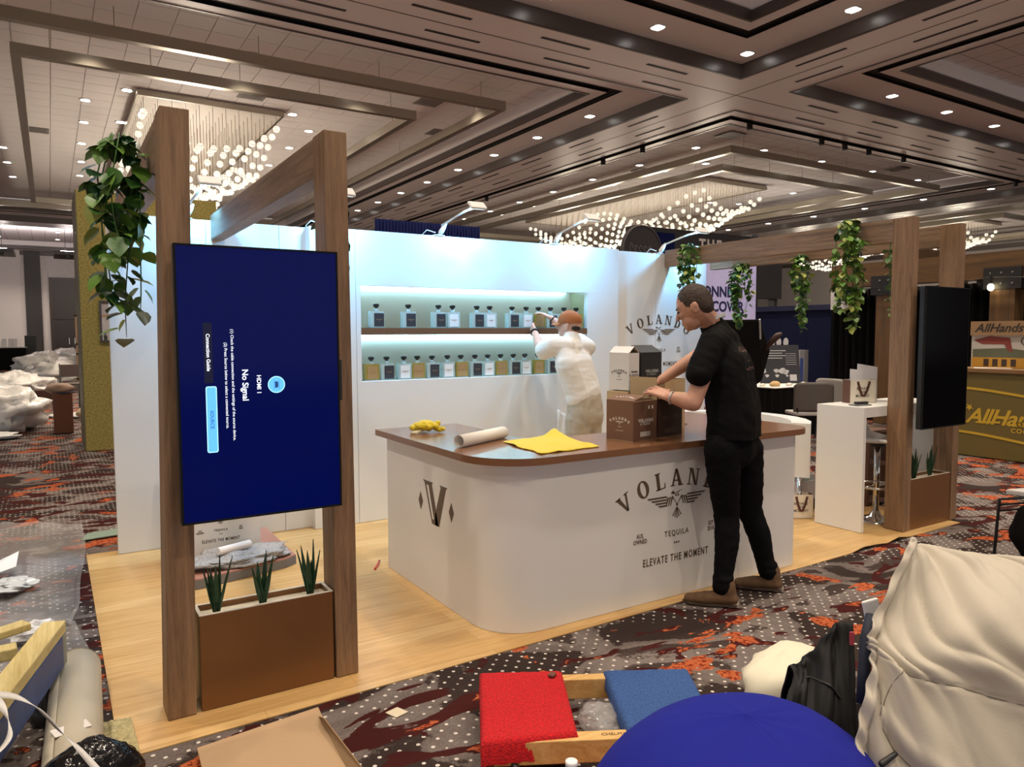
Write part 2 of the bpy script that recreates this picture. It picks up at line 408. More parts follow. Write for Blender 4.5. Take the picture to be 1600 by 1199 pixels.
for x in (13.4, 15.6, 17.8, 20.0, 22.2, 24.4): downlight(x, 9.42, Z1, W4, x < 21)
for x in (16.2, 19.4):
    for y in (1, 4.2, 7): downlight(x, y, Z3, W4)
for k in range(11): downlight(10.95, 14.0+k*2.2, Z1, W2, k % 3 == 0)
for x, y in [(.83, 15.4), (.87, 17.45), (3.6, 15.4), (3.68, 17.4), (6.05, 15.4), (6.1, 17.4), (1.7, 19.1), (.93, 20.4), (1.78, 22), (.97, 22.5), (1.0, 25), (1.6, 24.2), (1.07, 27.6), (5.4, 19.0),
             (6.2, 20.3), (6.25, 22.4), (-.95, 26.7), (-.94, 28.9), (-.88, 31.4), (6.3, 25), (1.1, 30), (1.15, 33), (8.3, 15.4), (-1, 15.4)]: downlight(x, y, Z3, W2, y < 21)
for k in range(9):
    downlight(16.6+.1*k, 16.1+2.6*k, Z3, W3, k % 3 == 0)
    if k < 5: downlight(18.6+2.8*k, 15.25, Z3, W3, k % 2 == 0); downlight(18.4+2.7*k, 17.4, Z3, W3, False); downlight(18.0, 18.9+2.7*k, Z3, W3, False)
    downlight(28.6, 13.5+2.4*k, Z1, W3, False)
    if k < 7: downlight(31.4+2.2*k, 9.42, Z1, W4, False)
for x, y in [(-2.2, 47), (.6, 47), (-2.2, 50.5), (.6, 50.5)]: downlight(x, y, Z3, 'the coffer by the far wall, added to brighten that wall')  # extra downlights added to brighten the far wall
for x, y in [(25.2, 19.2), (25.3, 22), (23.6, 19.4), (24, 22.4), (32.5, 15.2), (35.3, 15.2), (38, 15.2), (41, 15.2), (44, 15.2), (33.5, 18), (43, 18)]: downlight(x, y, Z3, W3, False)
tr = MB().box(-.05, .05, -.05, .05, -.1, 0); tr.lathe([(.07, -.22), (.07, -.08), (.05, -.06)], n=10); trm = tr.mesh('track_light', BLACK)
for x, y in [(13.95, 15.5), (13.95, 17.2), (14.6, 12.4), (17.4, 12.4), (18.4, 12.4), (19.5, 12.4), (21.2, 12.4), (27.9, 12.4), (13.95, 24)]:
    o = inst('track_light', trm, None, Matrix.Translation((x, y, Z1+.05))); tag(o, 'small black track spotlight in the black ceiling groove', 'spotlight', 'track spotlights in the ceiling groove')
# ---------------------------------------------------------------- chandeliers
def ballmat():
    t = NT('lit_glass_ball'); w_ = t.new('ShaderNodeTexWave'); w_.wave_type = 'RINGS'; w_.rings_direction = 'Z'; t.link(t.coord(), w_.inputs[0]); w_.inputs['Scale'].default_value = 13
    c = t.ramp(w_.outputs[1], [(.15, (.46, .41, .31)), (.7, (1, .95, .80))]); t.link(c, t.p.inputs['Emission Color']); t.p.inputs['Emission Strength'].default_value = 1.05  # bright and dim rings of glass shine painted into the glow colour
    t.p.inputs['Base Color'].default_value = (.5, .48, .42, 1); t.p.inputs['Roughness'].default_value = .12; return t.m
BM = MB().ell((0, 0, 0), .082, n=14, m=9).mesh('glass_ball', ballmat(), True)
def chandelier(cx, label, watt, hx=1.55):
    t = thing('chandelier', label, 'chandelier', (cx, 24.6, 7.0)); rods = MB(); n = 11; mrow = 27
    MB().box(cx-hx-.05, cx+hx+.05, 18.8, 30.4, 6.98, 7.0995 if cx < 10 else 7.1195).build('canopy', mat('canopy_plate', (.62, .57, .52), .5), t)
    b = MB(); ring(b, cx-hx-.08, cx+hx+.08, 18.77, 30.43, 0, .05, 6.94, .12); b.build('canopy_edge', NICKEL, t)
    for j in range(mrow):
        for i in range(n):
            s = -1+2*i/(n-1); q = j/(mrow-1); x = cx+s*(hx-.06); y = 19.0+q*11.2
            z = 5.66+.37*math.cos(4*PI*q+.25*s)+.62*abs(s)**2.2+.03*R0.uniform(-1, 1)
            inst('glass_ball', BM, t, Matrix.Translation((x, y, z)) @ Matrix.Rotation(R0.random(), 4, 'X')); rods.tube([(x, y, z+.08), (x, y, 6.98)], .006, 3, False)
    rods.build('suspension_rods', mat('rod_bronze', (.25, .2, .15), .35, .6), t, kind='stuff')
    for k in range(4):
        l = bpy.data.lights.new('chandelier_glow', 'POINT'); l.energy = watt; l.color = (1, .86, .68); l.shadow_soft_size = .5
        lo = bpy.data.objects.new('chandelier_glow', l); COL.objects.link(lo); lo.parent = t; lo.location = (0, -4.5+3*k, -2.3)
chandelier(3.5, 'wavy chandelier of lit glass balls seen above the wooden posts beside the big blue screen', 200)
chandelier(21.5, 'wavy chandelier of lit glass balls seen above the display wall near the round sign', 200)
chandelier(39.4, 'wavy chandelier of lit glass balls seen behind the far wooden posts of the black screen', 200)
# ---------------------------------------------------------------- booth floor and display wall
YF, YFB, YB, YN, ZW = 3.165, 3.323, 5.83, 5.736, 2.40
vf = MB(); N = 40
def edge(t):   # front edge, slightly skewed, curling at two spots near the far posts
    x = .16+6.1*t; y = 2.972+.115*t; return x, y
vv = []; 
for i in range(N+1):
    x, y = edge(i/N); z = .006+.03*math.exp(-((x-4.95)/.12)**2)+.024*math.exp(-((x-5.35)/.1)**2)
    vv += [(x, y, z), (x, y+.12, .006), (x, 5.95, .006), (x, y, z-.005), ]
vf.add(vv, [(4*i, 4*i+4, 4*i+5, 4*i+1) for i in range(N)]+[(4*i+1, 4*i+5, 4*i+6, 4*i+2) for i in range(N)]+[(4*i+3, 4*i+7, 4*i+4, 4*i) for i in range(N)])
vf.build('vinyl_flooring', vinyl(), label='pale oak plank vinyl sheet laid over the patterned carpet under the bar', cat='flooring')
dw = thing('display_wall', 'white freestanding back wall with lit bottle niche and brown shelf', 'display wall', (3.3, 5.8, 0))
NX0, NX1, NZ0, NZ1 = 2.15, 4.465, 1.175, 1.955
def panel(x0, x1, y0, y1, z0=.008, z1=ZW, nm='wall_panel', m=WALLW): return MB().box(x0+.0015, x1-.0015, y0, y1, z0, z1).build(nm, m, dw, bevel=.002)
panel(.354, 1.0, YB, YB+.06); panel(1.0, 1.53, YB, YB+.06); panel(1.53, 1.80, YB, YB+.06)
panel(4.80, 5.45, YB, YB+.06); panel(5.45, 6.2, YB, YB+.06)
panel(1.737, 2.107, YN, YN+.06)
MB().box(1.737, 1.75, YN+.06, 6.05, .008, ZW).build('side_return', WALLW, dw); MB().box(4.845, 4.858, YN, 6.05, .008, ZW).build('side_return', WALLW, dw)
panel(2.107, 4.845, YN, YN+.06, .008, NZ0-.0); panel(2.107, 4.845, YN, YN+.06, NZ1, ZW); panel(2.107, NX0, YN, YN+.06, NZ0, NZ1); panel(NX1, 4.845, YN, YN+.06, NZ0, NZ1)
NB = mat('niche_lining', (.80, .75, .66), .5)
MB().box(NX0-.02, NX1+.02, 6.0, 6.03, NZ0-.02, NZ1+.05).build('niche_back', NB, dw)
MB().box(NX0-.02, NX0, YN+.06, 6.0, NZ0-.02, NZ1+.05).build('niche_side', NB, dw); MB().box(NX1, NX1+.02, YN+.06, 6.0, NZ0-.02, NZ1+.05).build('niche_side', mat('niche_side_tan', (.42, .37, .22), .3), dw)
MB().box(NX0, NX1, YN+.06, 6.0, NZ0-.02, NZ0).build('niche_floor', mat('niche_glass_green', (.22, .28, .25), .2), dw); MB().box(NX0, NX1, YN+.06, 6.0, NZ1+.03, NZ1+.05).build('niche_top', NB, dw)
MB().box(NX0, NX1, YN+.004, 6.0, 1.555, 1.612).build('shelf', mat('shelf_brown', (.16, .075, .035), .4), dw)
LED = mat('led_strip', (.8, 1, 1), .4, emit=((.36, .80, 1), 19))
def area(name, parent, loc, sx, sy, power, color, target):
    l = bpy.data.lights.new(name, 'AREA'); l.shape = 'RECTANGLE'; l.size = sx; l.size_y = sy; l.energy = power; l.color = color
    o = bpy.data.objects.new(name, l); COL.objects.link(o); o.parent = parent
    o.matrix_basis = Matrix.Translation(V3(loc)-parent.location) @ (V3(target)-V3(loc)).to_track_quat('-Z', 'Y').to_matrix().to_4x4(); return o
for z in (NZ1+.012, 1.537):
    MB().box(NX0+.01, NX1-.09, 5.972, 5.998, z, z+.016).build('led_strip', LED, dw)
# low white block in front of the left wall part
# ---------------------------------------------------------------- timber portals
def portal(xa0, xa1, xb0, xb1, label, lean=(0, 0, 0, 0)):
    t = thing('timber_portal', label, 'timber frame', (xa0, YF, 0), 'oak portals at the bar ends')
    for x0, x1, l0, l1 in ((xa0, xa1, lean[0], lean[1]), (xb0, xb1, lean[2], lean[3])):
        b = MB(); b.add([(x0+l0, YF, .008), (x1+l0, YF, .008), (x1+l0, YFB, .008), (x0+l0, YFB, .008), (x0+l1, YF, 2.44), (x1+l1, YF, 2.44), (x1+l1, YFB, 2.44), (x0+l1, YFB, 2.44)],
                        [(3, 2, 1, 0), (4, 5, 6, 7), (0, 1, 5, 4), (1, 2, 6, 5), (2, 3, 7, 6), (3, 0, 4, 7)])
        b.build('post', POSTW, t, bevel=.003)
        MB().box(x0+l1+.004, x1+l1-.004, YFB, YB-.002, 2.262, 2.437).build('beam', BEAMW, t, bevel=.003)
portal(.361, .468, 1.037, 1.139, 'oak portal of two posts and beams carrying the lit blue screen', (-.017, .028, .006, -.006))
portal(5.562, 5.653, 6.249, 6.341, 'oak portal of two posts and beams carrying the switched off black screen', (.003, .003, .003, -.003))
SAND = mat('planter_cream', (.72, .66, .52), .8, bump=(80, .3))
def planter(x0, x1, label):
    t = thing('planter', label, 'planter', (x0, 3.17, 0), 'copper planter boxes'); y0, y1 = 3.172, 3.318
    b = MB().box(x0, x1, y0, y0+.012, .008, .408); b.box(x0, x1, y1-.012, y1, .008, .408); b.box(x0, x0+.012, y0+.012, y1-.012, .008, .408); b.box(x1-.012, x1, y0+.012, y1-.012, .008, .408); b.build('box', COPPER, t, bevel=.0015)
    b = MB(); ring(b, x0, x1, y0, y1, -.0005, .013, .4085, .003); b.build('rim', mat('rim_cream', (.75, .70, .58), .6), t)
    MB().box(x0+.012, x1-.012, y0+.012, y1-.012, .3, .385).build('filling', SAND, t)
planter(.474, 1.033, 'copper brown planter box below the lit blue screen'); planter(5.662, 6.244, 'copper brown planter box below the black screen')
GREEN = [mat('leaf_dark', (.012, .05, .018), .35, var=(60, .4)), mat('leaf_mid', (.05, .15, .025), .4, var=(50, .35)), mat('leaf_light', (.13, .27, .04), .4, var=(40, .3)), mat('leaf_yellow', (.34, .38, .08), .45, var=(40, .3))]
BLADE = mat('snake_leaf', (.022, .07, .03), .35, var=(30, .4))
def snake(x, y, z, h, label, seed):
    t = thing('snake_plant', label, 'plant', (x, y, z), 'spiky plants in the copper planters'); rr = random.Random(seed)
    for k in range(7):
        a = 2*PI*k/7+rr.uniform(-.3, .3); L = h*rr.uniform(.6, 1.0) if k else h; sp = rr.uniform(.12, .34) if k else .05
        b = MB(); pts = []
        for j in range(7):
            q = j/6; w_ = .014*(1-q**2.2)*(.55+1.3*q if q < .35 else 1.0)+.0004
            c = Vector((x+math.cos(a)*(.008+sp*L*q**1.3), y+math.sin(a)*(.008+sp*L*q**1.3)*.6, z+L*q*math.cos(sp*.6)))
            s = Vector((-math.sin(a), math.cos(a), 0)); n = Vector((math.cos(a), math.sin(a), 0))
            pts += [c-s*w_+n*w_*.4, c-n*.002, c+s*w_+n*w_*.4]
        b.add(pts, [(3*j+i, 3*j+i+1, 3*j+i+4, 3*j+i+3) for j in range(6) for i in range(2)]); b.build('leaf', BLADE, t, True, solid=.002)
for i, (x, h) in enumerate([(.553, .25), (.744, .24), (.952, .255)]):
    snake(x, 3.24, .385, h, ['spiky green plant in the left copper planter, beside the post with the hanging vine', 'spiky green plant in the middle of the planter under the blue screen', 'spiky green plant in the planter under the blue screen, nearest the bar counter'][i], i)
for i, (x, h) in enumerate([(5.72, .24), (5.83, .25), (6.06, .26)]):
    snake(x, 3.24, .385, h, ['spiky green plant in the far planter, against the post', 'spiky green plant in the far planter, between two others', 'spiky green plant in the far planter, standing apart'][i], i+5)
# ---------------------------------------------------------------- screens
def screen(x0, x1, z0, z1, yf, lit, label):
    t = thing('television', label, 'television', ((x0+x1)/2, yf, z0)); b = MB()
    MB().box(x0, x1, yf+.012, yf+.05, z0, z1).build('housing', BLACK, t, bevel=.004)
    ring2 = MB(); e = .008
    ring2.box(x0, x1, yf, yf+.012, z0, z0+e); ring2.box(x0, x1, yf, yf+.012, z1-e, z1); ring2.box(x0, x0+e, yf, yf+.012, z0+e, z1-e); ring2.box(x1-e, x1, yf, yf+.012, z0+e, z1-e)
    ring2.build('bezel', mat('bezel', (.012, .012, .012), .5, spec=.1), t)
    g = mat('screen_lit' if lit else 'screen_off', (.002, .003, .02) if lit else (.003, .003, .004), .13, emit=((.0003, .0022, .050), 1.0) if lit else None, spec=.08 if lit else .015)
    s = MB().box(x0+e, x1-e, yf+.003, yf+.012, z0+e, z1-e).build('screen', g, t)
    MB().box(x1-.0, x1+.014, yf+.012, yf+.04, z0+.42*(z1-z0), z0+.58*(z1-z0)).build('sensor_bar', BLACK, t)
    MB().box((x0+x1)/2-.22, (x0+x1)/2+.22, yf+.05, yf+.075, z0+.3, z1-.3).build('back_cover', BLACK, t, bevel=.006)
    return t, s
tv, sc1 = screen(.407, 1.046, .820, 1.908, 3.060, True, 'upright lit blue television showing a no signal message between two oak posts')
TW = mat('screen_white', (1, 1, 1), .5, emit=((.75, .85, 1), 1.0)); TB = mat('screen_light_blue', (.1, .4, .9), .5, emit=((.10, .42, .95), 1.0)); TK = mat('screen_navy', (0, 0, .01), .5, emit=((.0, .002, .02), 1)); TD = mat('screen_dark_text', (0, .02, .08), .5, emit=((.01, .05, .16), 1))
ysc = 3.060+.0022
def SP(u, v): return aY(u, v, ysc)
DN, RT = Vector((0, 0, -1)), Vector((1, 0, 0))
def stext(s, u, v, size, m=TW, off=0): return text('caption', s, size, SP(u, v), DN, RT, m, tv, off=off, ext=.0003)
stext('HDMI 1', 404.5, 601, .0235, off=.0003); stext('No Signal', 383, 602, .033, off=.0005)
stext('(1) Check the cable connection and the settings of the source device.', 364.5, 602, .0158); stext('(2) Press Source below to select a connected source.', 354, 603, .0158)
stext('Connection Guide', 325, 551, .0195, off=.0003)
def rrect(w_, h_, r, n=5):
    out = []
    for cx, cy, a0 in ((w_-r, h_-r, 0), (-w_+r, h_-r, 90), (-w_+r, -h_+r, 180), (w_-r, -h_+r, 270)):
        out += [(cx+r*math.cos(math.radians(a0+90*k/n)), cy+r*math.sin(math.radians(a0+90*k/n))) for k in range(n+1)]
    return out
MB().prism(rrect(.0165, .118, .001), SP(325, 552)+Vector((0, .0006, 0)), RT, -DN, (0, -.0004, 0)).build('guide_button', TK, tv)
c = SP(331.5, 656); MB().prism(rrect(.0205, .131, .008), c+Vector((0, .0002, 0)), RT, -DN, (0, -.0004, 0)).build('button_edge', mat('screen_pale', (.4, .8, 1), .5, emit=((.35, .7, 1), 1)), tv)
MB().prism(rrect(.017, .127, .006), c-Vector((0, .0003, 0)), RT, -DN, (0, -.0003, 0)).build('source_button', TB, tv)
text('caption', 'SOURCE', .019, c-Vector((0, .001, 0)), DN, RT, TD, tv)
c = SP(432, 601); circ = [(math.cos(2*PI*k/28), math.sin(2*PI*k/28)) for k in range(28)]
MB().prism([(a*.0345, b*.0345) for a, b in circ], c, RT, -DN, (0, -.0004, 0)).build('icon_rim', MATS['screen_pale'], tv)
MB().prism([(a*.031, b*.031) for a, b in circ], c-Vector((0, .0004, 0)), RT, -DN, (0, -.0004, 0)).build('icon_disc', TB, tv)
MB().prism([(-.006, -.013), (.003, -.013), (.007, -.009), (.007, .009), (.003, .013), (-.006, .013)], c-Vector((0, .0009, 0)), RT, -DN, (0, -.0004, 0)).build('icon_plug', TD, tv)
for d in (-.009, .0105): MB().box(c.x+d-.0006, c.x+d+.0006, c.y-.0011, c.y-.0009, c.z-.018, c.z+.018).build('icon_line', TD, tv)
screen(5.590, 6.226, .82, 1.91, 3.060, False, 'upright switched off black television between the far oak posts')

# ---------------------------------------------------------------- brand mark
def sub(poly): return poly
def glyph(ch):
    """convex polygons, cap height 1, centred on x"""
    bar = lambda x0, x1, y0, y1: [(x0, y0), (x1, y0), (x1, y1), (x0, y1)]
    if ch == 'V': return [[(-.46, 1), (-.2, 1), (.07, 0), (-.06, 0)], [(.24, 1), (.38, 1), (.07, 0), (-.06, 0)], bar(-.53, -.12, .94, 1), bar(.14, .50, .94, 1)]
    if ch == 'A': return [[(-.36, 0), (-.24, 0), (.06, 1), (-.08, 1)], [(.2, 0), (.46, 0), (.10, 1), (-.08, 1)], bar(-.2, .2, .28, .36), bar(-.46, -.12, 0, .06), bar(.12, .54, 0, .06)]
    if ch == 'L': return [bar(-.26, -.02, 0, 1), bar(-.36, .08, .94, 1), bar(-.36, .38, 0, .07), [(.30, .07), (.38, .07), (.40, .32), (.34, .32)]]
    if ch == 'N': return [bar(-.36, -.26, 0, 1), bar(.26, .36, 0, 1), [(-.36, 1), (-.12, 1), (.36, 0), (.14, 0)], bar(-.48, -.14, 0, .06), bar(-.46, -.2, .94, 1), bar(.14, .48, .94, 1)]
    e = lambda a, b, cx, t0, t1, n: [(cx+a*math.cos(math.radians(t0+(t1-t0)*k/n)), .5+b*math.sin(math.radians(t0+(t1-t0)*k/n))) for k in range(n+1)]
    if ch == 'O':
        o, i = e(.44, .53, 0, 0, 360, 24), e(.20, .44, 0, 0, 360, 24); return [[o[k], o[k+1], i[k+1], i[k]] for k in range(24)]
    if ch == 'D':
        o, i = e(.58, .5, -.16, -90, 90, 12), e(.32, .42, -.16, -90, 90, 12); return [[o[k], o[k+1], i[k+1], i[k]] for k in range(12)]+[bar(-.32, -.08, 0, 1), bar(-.42, -.08, 0, .07), bar(-.42, -.08, .93, 1)]
    return []
def wordmark(mb, o, ex, ey, k, nrm, rad=.80, h=.1, arc=True, th=.0012, only=None):
    """VOLANDO set on an arc; k scales metres; o is the middle of the letters"""
    ex, ey, nrm = V3(ex), V3(ey), V3(nrm)
    for i, ch in enumerate('VOLANDO'):
        if only is not None and i != only: continue
        d = [-.40, -.266, -.138, -.008, .133, .268, .405][i]; a = math.asin(d/rad) if arc else 0
        px, py = (d, rad*(math.cos(a)-1)) if arc else (d*.78, 0); ca, sa = math.cos(a), math.sin(a)
        for g in glyph(ch):
            q = [(x*h, (y-.5)*h) for x, y in g]; q = [((px+x*ca+y*sa)*k, (py-x*sa+y*ca)*k) for x, y in q]
            mb.prism(q, o, ex, ey, nrm*th)
def eagle(mb, o, ex, ey, k, nrm, th=.0012):
    P = lambda q: mb.prism([(x*k, y*k) for x, y in q], o, ex, ey, V3(nrm)*th)
    for s in (-1, 1):
        for i, (xo, yo) in enumerate([(.235, .035), (.205, .018), (.175, .001), (.15, -.016)]):
            P([(s*.075, yo-.006), (s*(xo-.012), yo-.006), (s*xo, yo+.004), (s*.085, yo+.004)][::s])
        for x in (.032, .048, .064): P([(s*(x+.018), -.02), (s*(x+.024), -.02), (s*(x+.012), .03), (s*x, .03)][::s])
        P([(0, -.02), (s*.008, -.012), (s*.044, .034), (s*.034, .034)][::s])
        P([(s*.006, .03), (s*.016, .034), (s*.012, .046), (s*.003, .042)][::s])
    P([(-.05, .052), (-.03, .044), (-.012, .05), (-.035, .066)]); P([(-.008, .052), (.04, .068), (.012, .06), (-.005, .046)])
    P([(-.009, -.02), (0, -.034), (.009, -.02), (0, -.008)])
    for i in range(-2, 3): P([(i*.002-.002, -.036), (i*.002+.002, -.036), (i*.017+.004, -.083-.018*(2-abs(i))/2), (i*.017-.004, -.083-.018*(2-abs(i))/2)])
def mark(o, ex, ey, nrm, k, m, parent, full=True, taglines=True, off=.0):
    """o = middle of the eagle"""
    o, ex, ey, nrm = map(V3, (o, ex, ey, nrm))
    for i_ in range(7): b = MB(); wordmark(b, o+ey*.143*k, ex, ey, k, nrm, only=i_); b.build('letter', m, parent)
    b = MB(); eagle(b, o, ex, ey, k, nrm); b.build('eagle_emblem', m, parent)
    L = lambda s, x, y, sz, sp=1.25, sx=.8, of=.0006: text('lettering', s, sz*k, o+ex*x*k+ey*y*k+nrm*.0006, ex, ey, m, parent, sp=sp, sx=sx, off=of*k)
    L('TEQUILA', 0, -.187, .046, 1.3, .85)
    if taglines:
        L('AUS.', -.285, -.17, .036, 1.1, .7); L('OWNED', -.285, -.203, .036, 1.1, .7); L('EST', .285, -.17, .036, 1.1, .7); L('2018', .285, -.203, .036, 1.1, .7)
        b = MB()
        for d in (-.016, 0, .016): b.prism([((d-.007)*k, 0), (d*k, -.008*k), ((d+.007)*k, 0), (d*k, .008*k)], o-ey*.245*k, ex, ey, nrm*.001)
        b.build('diamonds', m, parent); L('ELEVATE THE MOMENT', 0, -.335, .062, 1.28, .66, .0012)
mark((5.5, YB-.0006, 1.567), (1, 0, 0), (0, 0, 1), (0, -1, 0), 1.0, INK, dw)

# ---------------------------------------------------------------- bar counter
bar = thing('bar_counter', 'white bar counter with rounded corner and glossy brown worktop', 'bar counter', (3.0, 3.3, 0))
def path(off, yb_l=4.53, yb_r=4.3, x0=1.86, x1=4.245, y0=3.11, r0=.27, r1=.12):
    pts = [(x0+off, yb_l)]; R_ = r0-off
    for k in range(11):
        a = PI+PI/2*k/10; pts.append((x0+off+R_+R_*math.cos(a), y0+off+R_+R_*math.sin(a)))
    R_ = max(.02, r1-off)
    for k in range(7):
        a = 1.5*PI+PI/2*k/6; pts.append((x1-off-R_+R_*math.cos(a), y0+off+R_+R_*math.sin(a)))
    pts.append((x1-off, yb_r)); return pts
def ribbon(mb, A, B, z0, z1):
    n = len(A); vs = [(*p, z0) for p in A]+[(*p, z1) for p in A]+[(*p, z0) for p in B]+[(*p, z1) for p in B]
    fs = []
    for i in range(n-1): fs += [(i, i+1, n+i+1, n+i), (2*n+i+1, 2*n+i, 3*n+i, 3*n+i+1), (n+i, n+i+1, 3*n+i+1, 3*n+i), (i+1, i, 2*n+i, 2*n+i+1)]
    fs += [(0, n, 3*n, 2*n), (n-1, 2*n-1+2*n, 4*n-1, 2*n-1)][:1]; fs += [(n-1, 3*n-1, 4*n-1, 2*n-1)]
    mb.add(vs, fs)
def countermat():
    return WHITE
b = MB(); ribbon(b, path(0), path(.03), .008, .894); o = b.build('body', WHITE, bar, auto=True)
b = MB(); inner = [(2.40, 4.58)]+[(2.40+.12-.12*math.cos(a), 3.62+.12-.12*math.sin(a)) for a in [PI/2*k/6 for k in range(7)]]+[(3.75-.1+.1*math.sin(a), 3.62+.1-.1*math.cos(a)) for a in [PI/2*k/6 for k in range(7)]]+[(3.75, 4.36)]
outer = path(-.06, 4.58, 4.36)
def closed(poly, z0, z1):
    n = len(poly); return ([(*p, z0) for p in poly]+[(*p, z1) for p in poly], [tuple(range(n))[::-1], tuple(range(n, 2*n))]+[(i, (i+1) % n, n+(i+1) % n, n+i) for i in range(n)])
b.add(*closed(outer+inner[::-1], .894, .932)); o = b.build('worktop', COUNTERTOP, bar); 
b = MB(); b.box(2.36, 2.39, 3.63, 4.53, .008, .894); b.box(2.39, 3.76, 3.58, 3.61, .008, .894); b.box(3.76, 3.79, 3.61, 4.3, .008, .894); b.box(1.875, 2.36, 4.5, 4.53, .008, .894); b.box(3.79, 4.23, 4.27, 4.3, .008, .894)
b.build('inner_panel', WHITE, bar)
mark((3.09, 3.1094, .575), (1, 0, 0), (0, 0, 1), (0, -1, 0), 1.0, INK, bar)
b = MB(); o_ = (1.8594, 3.815, .45); E1, E2, E3 = (0, -1, 0), (0, 0, 1), (-1, 0, 0)
for q in ([(-.16, .245), (-.025, .245), (-.042, .232), (.045, 0), (-.042, 0), (-.138, .232)], [(.063, .245), (.159, .245), (.14, .232), (.05, 0), (-.0, 0), (.0, .06), (.075, .232)],
          [(-.225, .11), (-.195, .055), (-.165, .11), (-.195, .165)], [(.175, .115), (.205, .06), (.235, .115), (.205, .17)]): b.prism(q, o_, E1, E2, (-.0012, 0, 0))
b.build('letter_emblem', INK, bar)
MB().prism([(-.108, .222), (-.082, .222), (-.012, .03), (-.034, .03)], (1.8578, 3.815, .45), E1, E2, (-.001, 0, 0)).build('letter_inline', WHITE, bar)
# ---------------------------------------------------------------- podium, board and wrap behind the lit screen
bd = thing('spare_worktop', 'spare brown worktop with grey foam edge lying on the oak floor', 'worktop', (1.0, 5.2, 0))
pl = [(.66, 4.77), (.72, 4.755), (1.28, 4.89), (1.36, 4.95), (1.36, 5.78), (.80, 5.78)]
b = MB(); b.add(*closed(pl, .062, .07)); b.build('top_face', mat('spare_top', (.42, .2, .15), .4), bd)
b = MB(); b.add(*closed([(x+.004*(x-.9), y-.004) for x, y in pl], .008, .0615)); b.build('foam_edge', mat('foam_grey', (.18, .18, .19), .8), bd)
pd = thing('podium', 'white podium with brand lettering standing behind the planter under the blue screen', 'podium', (.93, 5.3, .07))
MB().box(.67, 1.19, 5.2, 5.5, .0705, 1.0).build('body', WHITE, pd, bevel=.003); MB().box(.65, 1.21, 5.18, 5.52, 1.0, 1.03).build('top', COUNTERTOP, pd, bevel=.003)
mark((.93, 5.1994, .33), (1, 0, 0), (0, 0, 1), (0, -1, 0), .46, INK, pd)
WRAP = mat('clear_wrap', (.75, .77, .78), .18, alpha=.42, bump=(40, .6, .02))
def lump(mb, c, r, seed, amp=.25, fr=2.5, n=28, m_=16, flat=.0):
    c = V3(c)
    for i in range(m_+1):
        th = PI*i/m_
        for k in range(n):
            a = 2*PI*k/n; d = Vector((math.sin(th)*math.cos(a), math.sin(th)*math.sin(a), -math.cos(th)))
            q = 1+amp*nz(d, fr, seed)+amp*.55*abs(nz(d, fr*2.6, seed+3))+amp*.3*nz(d, fr*6, seed+6); p = Vector((d.x*r[0]*q, d.y*r[1]*q, d.z*r[2]*q))
            p = c+p; p.z = max(p.z, flat); mb.v.append(tuple(p))
    o = len(mb.v)-(m_+1)*n
    mb.f += [(o+i*n+k, o+i*n+(k+1) % n, o+(i+1)*n+(k+1) % n, o+(i+1)*n+k) for i in range(m_) for k in range(n)]
    return mb
lump(MB(), (1.0, 5.0, .10), (.30, .16, .055), 3, .4, 2.2, 44, 24, .072).build('plastic_wrap', mat('grey_wrap', (.4, .4, .41), .2, bump=(30, .9, .03)), smooth=True, label='crumpled clear plastic wrap heaped on the spare brown worktop', cat='plastic wrap')
b = MB(); ax = Vector((.93, .36, 0)).normalized(); p0 = Vector((.86, 4.92, .175))
b.tube([p0, p0+ax*.23], .026, 14); b.build('document_roll', mat('paper', (.78, .76, .76), .7), smooth=False, label='small rolled paper lying on the crumpled plastic wrap', cat='paper roll')
MB().obox((.66, 4.83, .0715), (.028, .004, 0), (-.004, .02, 0), (0, 0, .0012)).build('note', MATS['paper'], label='small white paper note on the spare brown worktop', cat='paper')
pn = thing('marker_pen', 'red pen on the oak floor beside the bar counter end', 'pen', (1.8, 4.6, .008))
MB().tube([(1.76, 4.52, .014), (1.83, 4.63, .018)], .007, 8).build('barrel', mat('red_plastic', (.5, .03, .03), .3), pn); MB().tube([(1.83, 4.63, .018), (1.845, 4.655, .02)], .008, 8).build('cap', mat('red_dark', (.2, .02, .02), .3), pn)

# ---------------------------------------------------------------- bottles
GL = mat('bottle_glass', (.62, .72, .70), .06, alpha=.55); AMB = mat('bottle_amber', (.42, .30, .06), .1, alpha=.85)
STOP = mat('stopper_black', (.012, .012, .012), .35)
LB = {'black': mat('label_black', (.035, .035, .042), .5), 'white': mat('label_white', (.85, .84, .82), .6), 'gold': mat('label_gold', (.42, .25, .10), .5)}
BG = MB().box(-.06, .06, -.03, .03, 0, .138).mesh('glass', GL); BGA = MB().box(-.06, .06, -.03, .03, 0, .138).mesh('glass', AMB)
NK = MB().lathe([(.02, .138), (.02, .15), (.017, .162)], n=10).mesh('neck', GL)
SK = MB().lathe([(.014, .162), (.014, .172), (.024, .175), (.027, .196), (.020, .2)], n=10).mesh('stopper', STOP)
FT = MB().box(-.061, .061, -.031, .031, -.0, .008).mesh('base_edge', mat('glass_edge_green', (.25, .36, .34), .15))
LBM = {k: MB().box(-.043, .043, -.0325, -.0305, .012, .122).mesh('label', v) for k, v in LB.items()}
eb = MB(); eagle(eb, (0, -.0328, .068), (1, 0, 0), (0, 0, 1), .13, (0, -1, 0), .0004)
EMB = eb.mesh('label_emblem', mat('label_print', (.35, .22, .13), .5))
ORD = ['first', 'second', 'third', 'fourth', 'fifth', 'sixth', 'seventh', 'eighth', 'ninth', 'tenth', 'eleventh', 'twelfth', 'thirteenth', 'fourteenth']
